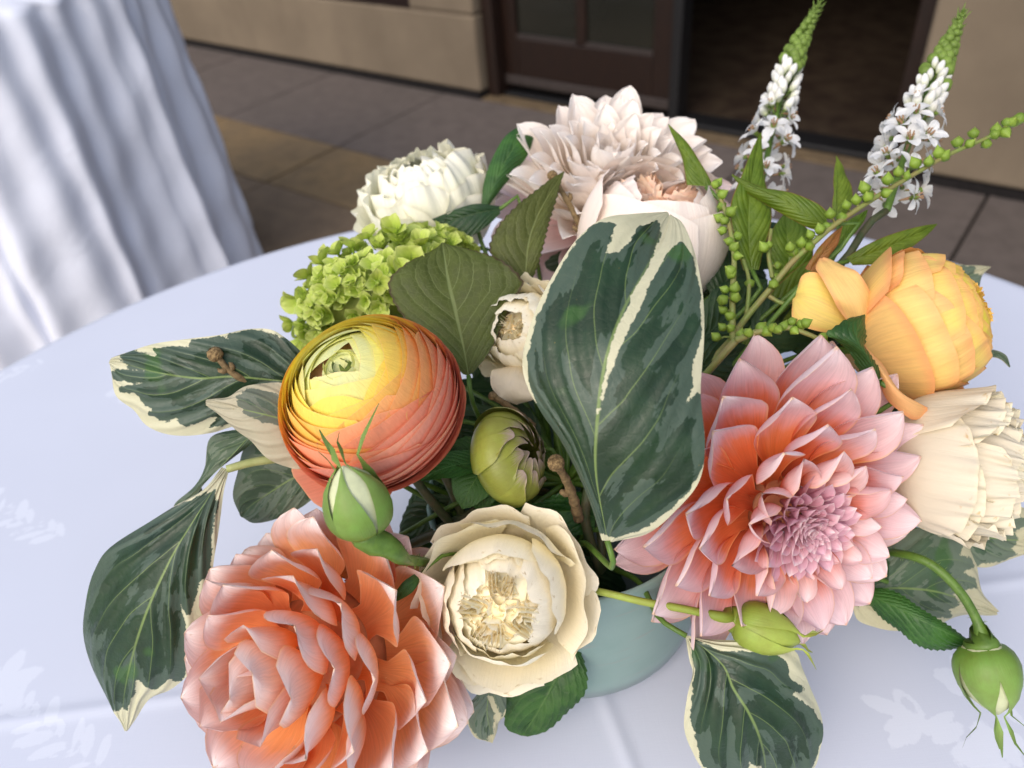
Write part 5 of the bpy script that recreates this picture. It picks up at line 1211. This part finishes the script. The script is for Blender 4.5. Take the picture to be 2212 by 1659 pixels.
leaf('variegated_leaf', 'grey green variegated leaf with brown tip beyond the curved bud stem at the right', 'varieg_back',
     crop([(1150, 560, .376), (1400, 540, .374), (1650, 560, .376), (1850, 620, .382), (1990, 670, .388), (2042, 692, .390)], 9),
     crop([(1180, 470), (1400, 250), (1540, 165), (1650, 120), (1780, 170), (1870, 260), (1920, 380), (1948, 560), (2000, 635), (2042, 680)], 9),
     crop([(1130, 620), (1180, 740), (1300, 790), (1420, 806), (1560, 790), (1700, 762), (1850, 712), (1990, 712), (2040, 706)], 9), dl=[0, .003, .002, 0], dr=[0, .006, .006, 0], bulge=.0022, wave=.0012, seed=6,
     green=crop([(1150, 640), (1300, 640), (1500, 700), (1600, 730), (1680, 700), (1740, 710), (1730, 660), (1790, 640), (1760, 570), (1900, 530), (1900, 470), (1780, 440), (1890, 400), (1860, 350), (1780, 330), (1830, 280), (1760, 220), (1650, 215), (1740, 170), (1640, 130), (1500, 180), (1150, 440)], 9), M=80, N=41)
leaf('variegated_leaf', 'variegated leaf reaching out of the right edge below the frilled cream rose', 'varieg_back',
     crop([(1760, 200, .382), (1950, 220, .384), (2120, 240, .388), (2300, 240, .392), (2420, 210, .396)], 9), crop([(1760, 170), (1900, 90), (2080, 20), (2260, 60), (2420, 205)], 9), crop([(1780, 230), (1860, 380), (1950, 412), (2060, 395), (2200, 330), (2330, 270), (2420, 215)], 9), bulge=.002, wave=.001, seed=7,
     green=crop([(1700, 300), (1900, 390), (2060, 370), (2160, 330), (2090, 290), (2180, 240), (2130, 190), (2220, 130), (2150, 70), (2000, 60), (1800, 100)], 9), M=70, N=35)
leaf('variegated_leaf', 'variegated leaf with cream tip resting behind the yellow peach ranunculus', 'varieg_back',
     crop([(1560, 420, .432), (1680, 370, .43), (1800, 320, .43), (1900, 280, .432), (2002, 240, .436)], 6), crop([(1560, 330), (1650, 262), (1750, 228), (1850, 226), (1930, 226), (2002, 236)], 6), crop([(1570, 460), (1700, 480), (1800, 500), (1860, 495), (1915, 400), (1950, 300), (2002, 246)], 6),
     green=crop([(1540, 400), (1600, 300), (1760, 238), (1890, 240), (1880, 300), (1930, 290), (1930, 330), (1890, 410), (1850, 470), (1720, 460), (1560, 480)], 6), bulge=.002, wave=.001, seed=8)
leaf('variegated_leaf', 'small mottled leaf with cream patch hanging below the ivory rose', 'varieg_back',
     crop([(690, 1080, .352), (670, 1200, .356), (660, 1320, .362), (680, 1430, .368), (690, 1502, .372)], 8), crop([(660, 1090), (570, 1230), (518, 1312), (548, 1402), (600, 1470), (680, 1500)], 8), crop([(740, 1090), (775, 1190), (776, 1300), (738, 1362), (722, 1440), (695, 1500)], 8),
     green=crop([(660, 1080), (560, 1240), (530, 1310), (560, 1400), (640, 1470), (690, 1440), (700, 1300), (650, 1200), (700, 1200), (760, 1320), (790, 1250), (770, 1080)], 8), bulge=.0018, wave=.001, seed=9)
leaf('variegated_leaf', 'narrow folded leaf hanging at the far left under the spreading variegated leaf', 'varieg_back',
     [(545, 935, .362), (500, 985, .362), (450, 1035, .364), (410, 1075, .368), (376, 1106, .372)], [(520, 925), (455, 945), (442, 1010), (420, 1050), (380, 1085), (374, 1104)], [(556, 950), (500, 992), (440, 1042), (436, 1068), (400, 1095), (378, 1108)], dl=.004, dr=.006, bulge=.002, margin=1.4, seed=10)
leaf('variegated_leaf', 'dark leaf with thin cream edge between the ranunculus and the apricot dahlia', 'varieg_back',
     [(700, 1010, .380), (640, 1030, .378), (590, 1060, .378), (545, 1090, .382), (520, 1115, .386)], [(690, 940), (600, 940), (535, 955), (512, 1025), (503, 1072), (518, 1112)], [(712, 1040), (660, 1090), (600, 1120), (550, 1130), (524, 1118)], bulge=.002, margin=1.15, seed=11)
# rose leaves, serrated
RL = dict(teeth=15, tooth=5.0, bulge=.0016, wave=.0008)
leaf('rose_leaf', 'toothed green rose leaf hanging in front of the teal vase below the ivory rose', 'rose_leaf', crop([(1190, 860, .372), (1130, 1020, .370), (1040, 1200, .372), (960, 1340, .376), (880, 1458, .380)], 8), crop([(1160, 870), (900, 1060), (770, 1160), (775, 1290), (782, 1400), (860, 1455)], 8), crop([(1200, 860), (1245, 950), (1276, 1070), (1270, 1170), (1225, 1240), (1140, 1330), (1020, 1425), (910, 1458)], 8), seed=21, **RL)
leaf('rose_leaf', 'green rose leaf lying between the ivory rose and the vase rim', 'rose_leaf', crop([(1230, 700, .372), (1330, 700, .372), (1420, 720, .374), (1500, 780, .378), (1470, 862, .384)], 8), crop([(1230, 640), (1330, 570), (1450, 620), (1560, 670), (1612, 700), (1600, 780), (1545, 830), (1480, 862)], 8), crop([(1220, 760), (1280, 780), (1370, 785), (1420, 820), (1462, 860)], 8), seed=22, **RL)
leaf('rose_leaf', 'toothed green rose leaf behind the top of the ivory rose', 'rose_leaf', crop([(1330, 1640, .372), (1180, 1600, .370), (980, 1620, .370), (800, 1600, .372), (600, 1550, .376)], 5), crop([(1330, 1720), (1150, 1760), (900, 1740), (700, 1680), (590, 1580)], 5), crop([(1320, 1580), (1250, 1495), (1170, 1480), (1080, 1500), (1000, 1545), (920, 1560), (840, 1535), (760, 1510), (660, 1490), (595, 1535)], 5), seed=23, dr=-.006, teeth=18, tooth=6.0, bulge=.0015, wave=.001)
leaf('rose_leaf', 'long toothed rose leaf below the curved bud stem at the right', 'rose_leaf', crop([(1200, 560, .372), (1400, 650, .360), (1580, 740, .352), (1740, 820, .350), (1885, 885, .352)], 9), crop([(1220, 540), (1340, 545), (1450, 590), (1600, 690), (1750, 785), (1885, 878)], 9), crop([(1210, 590), (1310, 710), (1440, 800), (1540, 880), (1640, 920), (1760, 918), (1880, 892)], 9), seed=24, dl=.003, dr=.006, teeth=20, tooth=5.0, bulge=.0012, wave=.0006)
leaf('rose_leaf', 'folded toothed rose leaf between the coral dahlia and the peach ranunculus', 'rose_leaf', crop([(1320, 960, .334), (1240, 800, .328), (1170, 680, .326), (1190, 600, .330), (1222, 532, .338)], 6), crop([(1270, 960), (1190, 880), (1130, 760), (1050, 700), (978, 660), (1050, 608), (1130, 556), (1215, 535)], 6), crop([(1330, 940), (1310, 880), (1250, 780), (1212, 735), (1222, 640), (1228, 560)], 6), seed=25, dl=.002, dr=.010, teeth=12, tooth=5.0, bulge=.001, wave=.0006)
leaf('rose_leaf', 'upright smooth green leaf between the white flower and the pale dahlia', 'rose_leaf', [(1048, 450, .452), (1062, 410, .450), (1090, 350, .452), (1120, 305, .456), (1150, 276, .462)], [(1040, 440), (1045, 395), (1062, 345), (1090, 296), (1122, 274), (1148, 274)], [(1056, 445), (1078, 415), (1112, 372), (1140, 335), (1153, 295), (1152, 278)], seed=26, dl=.003, dr=.004, teeth=0, bulge=.0012)
leaf('rose_leaf', 'dark green leaf wedged between the lime hydrangea and the pale dahlia', 'deep_leaf', [(1080, 452, .445), (1040, 458, .443), (1000, 468, .443), (960, 480, .446), (930, 480, .45)], [(1080, 445), (1030, 440), (990, 450), (960, 462), (932, 474)], [(1080, 462), (1050, 490), (1010, 512), (970, 500), (934, 486)], seed=27, bulge=.001)
leaf('rose_leaf', 'tiny serrated leaflet curling at the lower left of the ivory rose', 'rose_leaf', [(905, 1245, .330), (885, 1262, .328), (865, 1280, .328), (845, 1302, .330)], [(895, 1240), (872, 1256), (855, 1278), (844, 1300)], [(908, 1255), (892, 1278), (868, 1294), (846, 1303)], seed=28, bulge=.0006, stalk_r=.0008)
leaf('rose_leaf', 'small spiky sepal leaf at the right side of the coral dahlia', 'rose_leaf', [(1985, 1005, .338), (2005, 1010, .336), (2030, 1020, .336), (2064, 1016, .338)], [(1980, 960), (1998, 975), (2014, 990), (2030, 1006), (2060, 1012)], [(1978, 1055), (2000, 1050), (2008, 1034), (2030, 1028), (2062, 1018)], seed=29, bulge=.0008, stalk_r=.0008)
HL = dict(teeth=20, tooth=5.5, bulge=.0016, wave=.0012)
leaf('hydrangea_leaf', 'broad olive hydrangea leaf showing its veined underside behind the orange ranunculus', 'hyd_leaf', [(1012, 812, .378), (1003, 760, .380), (985, 680, .384), (967, 600, .390), (956, 524, .398)], [(1000, 808), (960, 770), (915, 728), (878, 690), (848, 642), (844, 605), (878, 575), (918, 550), (952, 526)], [(1022, 805), (1055, 765), (1085, 700), (1112, 640), (1128, 612), (1112, 590), (1070, 560), (1020, 540), (962, 525)], seed=31, **HL)
leaf('hydrangea_leaf', 'pointed olive leaf with dark toothed edge standing before the pale dahlia', 'hyd_leaf', [(1134, 622, .398), (1140, 540, .398), (1152, 490, .400), (1176, 438, .404), (1218, 371, .41)], [(1118, 618), (1078, 578), (1060, 540), (1064, 515), (1085, 480), (1110, 455), (1150, 420), (1185, 390), (1216, 370)], [(1142, 622), (1158, 580), (1172, 530), (1184, 480), (1196, 440), (1210, 395), (1220, 371)], seed=32, **HL)
# lance leaves of the loosestrife
LL = dict(bulge=.0012, wave=.0006)
leaf('lance_leaf', 'narrow pointed leaf left of the white spikes over the pale dahlia edge', 'lysi_leaf', crop([(230, 1160, .405), (150, 1020, .405), (80, 910, .407), (-2, 772, .412)], 3), crop([(110, 1150), (90, 1010), (50, 900), (-4, 780)], 3), crop([(280, 1150), (210, 1030), (120, 890), (0, 770)], 3), seed=41, dl=.003, **LL)
leaf('lance_leaf', 'tall upright lance leaf in front of the left white spike', 'lysi_leaf', crop([(520, 1680, .392), (500, 1500, .392), (500, 1300, .394), (520, 1100, .398), (570, 826, .406)], 3), crop([(470, 1680), (400, 1450), (384, 1290), (440, 1130), (500, 970), (566, 830)], 3), crop([(560, 1680), (625, 1450), (640, 1330), (612, 1180), (592, 1000), (574, 828)], 3), seed=42, dl=-.003, dr=.003, **LL)
leaf('lance_leaf', 'lance leaf arching to the left between the two white spikes', 'lysi_leaf', crop([(985, 1400, .384), (860, 1340, .384), (720, 1250, .386), (560, 1180, .390), (394, 1088, .396)], 3), crop([(985, 1430), (880, 1420), (740, 1350), (600, 1270), (480, 1190), (396, 1092)], 3), crop([(985, 1312), (900, 1252), (760, 1196), (600, 1168), (480, 1122), (394, 1086)], 3), seed=43, dl=.004, dr=.001, **LL)
leaf('lance_leaf', 'broad green lance leaf standing behind the seed bud stems', 'lysi_leaf', crop([(760, 1800, .41), (750, 1650, .408), (740, 1500, .408), (730, 1320, .412)], 3), crop([(690, 1800), (640, 1650), (640, 1450), (720, 1325)], 3), crop([(840, 1800), (900, 1600), (870, 1430), (740, 1322)], 3), seed=44, **LL)
leaf('lance_leaf', 'small upright lance leaf just left of the right white spike', 'lysi_leaf', crop([(1050, 1360, .404), (1050, 1240, .405), (1050, 1120, .408), (1040, 970, .412)], 3), crop([(1020, 1350), (1020, 1250), (1030, 1100), (1038, 975)], 3), crop([(1110, 1350), (1145, 1220), (1100, 1060), (1042, 972)], 3), seed=45, dr=.003, **LL)
leaf('lance_leaf', 'reddish lance leaf pointing up above the peach ranunculus', 'red_leaf', crop([(880, 1690, .372), (950, 1590, .372), (1020, 1500, .374), (1084, 1406, .378)], 3), crop([(850, 1670), (920, 1560), (1000, 1470), (1080, 1408)], 3), crop([(930, 1720), (1000, 1600), (1060, 1500), (1086, 1408)], 3), seed=46, **LL)
leaf('lance_leaf', 'lance leaf pointing right over the yellow peach ranunculus', 'lysi_leaf', crop([(1120, 1625, .385), (1280, 1570, .384), (1450, 1500, .386), (1670, 1394, .392)], 3), crop([(1110, 1600), (1230, 1525), (1360, 1466), (1510, 1420), (1668, 1392)], 3), crop([(1150, 1650), (1310, 1640), (1460, 1575), (1600, 1470), (1672, 1396)], 3), seed=47, **LL)
leaf('lance_leaf', 'lance leaf crossing under the long seed bud sprig', 'lysi_leaf', crop([(1060, 1540, .392), (1110, 1460, .392), (1170, 1390, .394), (1236, 1308, .398)], 3), crop([(1040, 1500), (1080, 1400), (1150, 1350), (1230, 1308)], 3), crop([(1070, 1550), (1150, 1460), (1210, 1390), (1238, 1310)], 3), seed=48, **LL)
leaf('lance_leaf', 'dark lance leaf low behind the seed bud sprigs above the coral dahlia', 'lysi_leaf', [(1620, 760, .40), (1680, 690, .40), (1740, 610, .402), (1790, 545, .408)], [(1600, 740), (1650, 650), (1720, 580), (1788, 543)], [(1660, 770), (1720, 700), (1765, 620), (1792, 547)], seed=49, **LL)
leaf('curled_leaf', 'curled cream edged leaf tip poking out right of the peach ranunculus', 'varieg_back', [(2060, 690, .40), (2085, 700, .398), (2110, 706, .396), (2128, 692, .396), (2126, 684, .40)], [(2060, 670), (2085, 686), (2108, 700), (2118, 692), (2118, 684)], [(2060, 712), (2090, 720), (2120, 718), (2138, 700), (2136, 686)], bulge=.001, margin=.5, seed=50, stalk_r=.0008)
leaf('curled_leaf', 'thin drooping sepal curling out below the peach ranunculus rim at the right', 'varieg_back', [(2100, 770, .372), (2140, 762, .372), (2165, 770, .372), (2182, 792, .374)], [(2100, 764), (2140, 755), (2172, 766), (2183, 792)], [(2100, 780), (2136, 772), (2160, 776), (2180, 794)], bulge=.0006, margin=.9, seed=51, stalk_r=.0007)
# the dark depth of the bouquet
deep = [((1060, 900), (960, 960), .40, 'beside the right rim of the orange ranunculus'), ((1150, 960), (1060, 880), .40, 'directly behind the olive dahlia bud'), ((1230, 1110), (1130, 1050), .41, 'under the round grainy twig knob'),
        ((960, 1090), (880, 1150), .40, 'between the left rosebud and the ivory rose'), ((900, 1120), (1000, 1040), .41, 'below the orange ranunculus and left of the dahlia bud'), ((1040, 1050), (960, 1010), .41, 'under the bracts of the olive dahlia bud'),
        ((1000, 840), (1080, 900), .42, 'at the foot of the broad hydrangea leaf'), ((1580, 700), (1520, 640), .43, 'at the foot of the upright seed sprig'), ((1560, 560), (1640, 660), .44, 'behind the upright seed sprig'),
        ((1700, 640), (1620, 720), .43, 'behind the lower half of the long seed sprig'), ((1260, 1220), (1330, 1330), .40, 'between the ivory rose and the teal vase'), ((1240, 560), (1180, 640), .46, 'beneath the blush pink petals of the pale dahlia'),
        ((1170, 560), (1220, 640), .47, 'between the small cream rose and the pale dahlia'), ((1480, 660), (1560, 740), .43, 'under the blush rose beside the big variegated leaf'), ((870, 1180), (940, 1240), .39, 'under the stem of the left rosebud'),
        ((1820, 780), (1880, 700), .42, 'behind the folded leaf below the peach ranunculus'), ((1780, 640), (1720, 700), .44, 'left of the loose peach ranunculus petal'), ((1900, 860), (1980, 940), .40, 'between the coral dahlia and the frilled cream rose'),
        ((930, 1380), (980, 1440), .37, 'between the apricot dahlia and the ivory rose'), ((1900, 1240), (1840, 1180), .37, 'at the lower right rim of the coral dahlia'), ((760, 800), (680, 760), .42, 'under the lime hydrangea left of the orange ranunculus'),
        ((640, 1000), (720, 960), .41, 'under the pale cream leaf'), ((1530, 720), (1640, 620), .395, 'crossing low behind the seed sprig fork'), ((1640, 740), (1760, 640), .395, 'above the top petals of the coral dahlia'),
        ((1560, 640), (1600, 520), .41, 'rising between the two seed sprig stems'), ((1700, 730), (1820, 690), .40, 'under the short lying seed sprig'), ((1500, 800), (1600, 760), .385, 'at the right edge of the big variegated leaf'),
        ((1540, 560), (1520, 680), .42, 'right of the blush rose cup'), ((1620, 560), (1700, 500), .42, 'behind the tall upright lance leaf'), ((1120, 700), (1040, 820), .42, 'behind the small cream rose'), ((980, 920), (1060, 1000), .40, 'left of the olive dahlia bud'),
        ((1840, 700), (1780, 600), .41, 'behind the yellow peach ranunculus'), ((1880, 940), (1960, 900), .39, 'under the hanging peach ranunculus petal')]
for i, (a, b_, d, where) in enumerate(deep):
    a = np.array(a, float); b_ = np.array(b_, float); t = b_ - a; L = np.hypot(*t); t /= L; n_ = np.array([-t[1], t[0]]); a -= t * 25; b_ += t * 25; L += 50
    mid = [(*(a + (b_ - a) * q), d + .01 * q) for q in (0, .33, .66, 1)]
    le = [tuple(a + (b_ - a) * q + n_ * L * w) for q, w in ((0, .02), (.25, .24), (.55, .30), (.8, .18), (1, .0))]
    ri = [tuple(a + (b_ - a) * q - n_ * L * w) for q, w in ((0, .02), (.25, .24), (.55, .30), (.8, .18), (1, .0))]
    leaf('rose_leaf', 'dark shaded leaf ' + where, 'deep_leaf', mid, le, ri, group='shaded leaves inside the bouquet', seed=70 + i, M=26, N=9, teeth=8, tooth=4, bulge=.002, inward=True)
# crossing stems seen in the dark gaps
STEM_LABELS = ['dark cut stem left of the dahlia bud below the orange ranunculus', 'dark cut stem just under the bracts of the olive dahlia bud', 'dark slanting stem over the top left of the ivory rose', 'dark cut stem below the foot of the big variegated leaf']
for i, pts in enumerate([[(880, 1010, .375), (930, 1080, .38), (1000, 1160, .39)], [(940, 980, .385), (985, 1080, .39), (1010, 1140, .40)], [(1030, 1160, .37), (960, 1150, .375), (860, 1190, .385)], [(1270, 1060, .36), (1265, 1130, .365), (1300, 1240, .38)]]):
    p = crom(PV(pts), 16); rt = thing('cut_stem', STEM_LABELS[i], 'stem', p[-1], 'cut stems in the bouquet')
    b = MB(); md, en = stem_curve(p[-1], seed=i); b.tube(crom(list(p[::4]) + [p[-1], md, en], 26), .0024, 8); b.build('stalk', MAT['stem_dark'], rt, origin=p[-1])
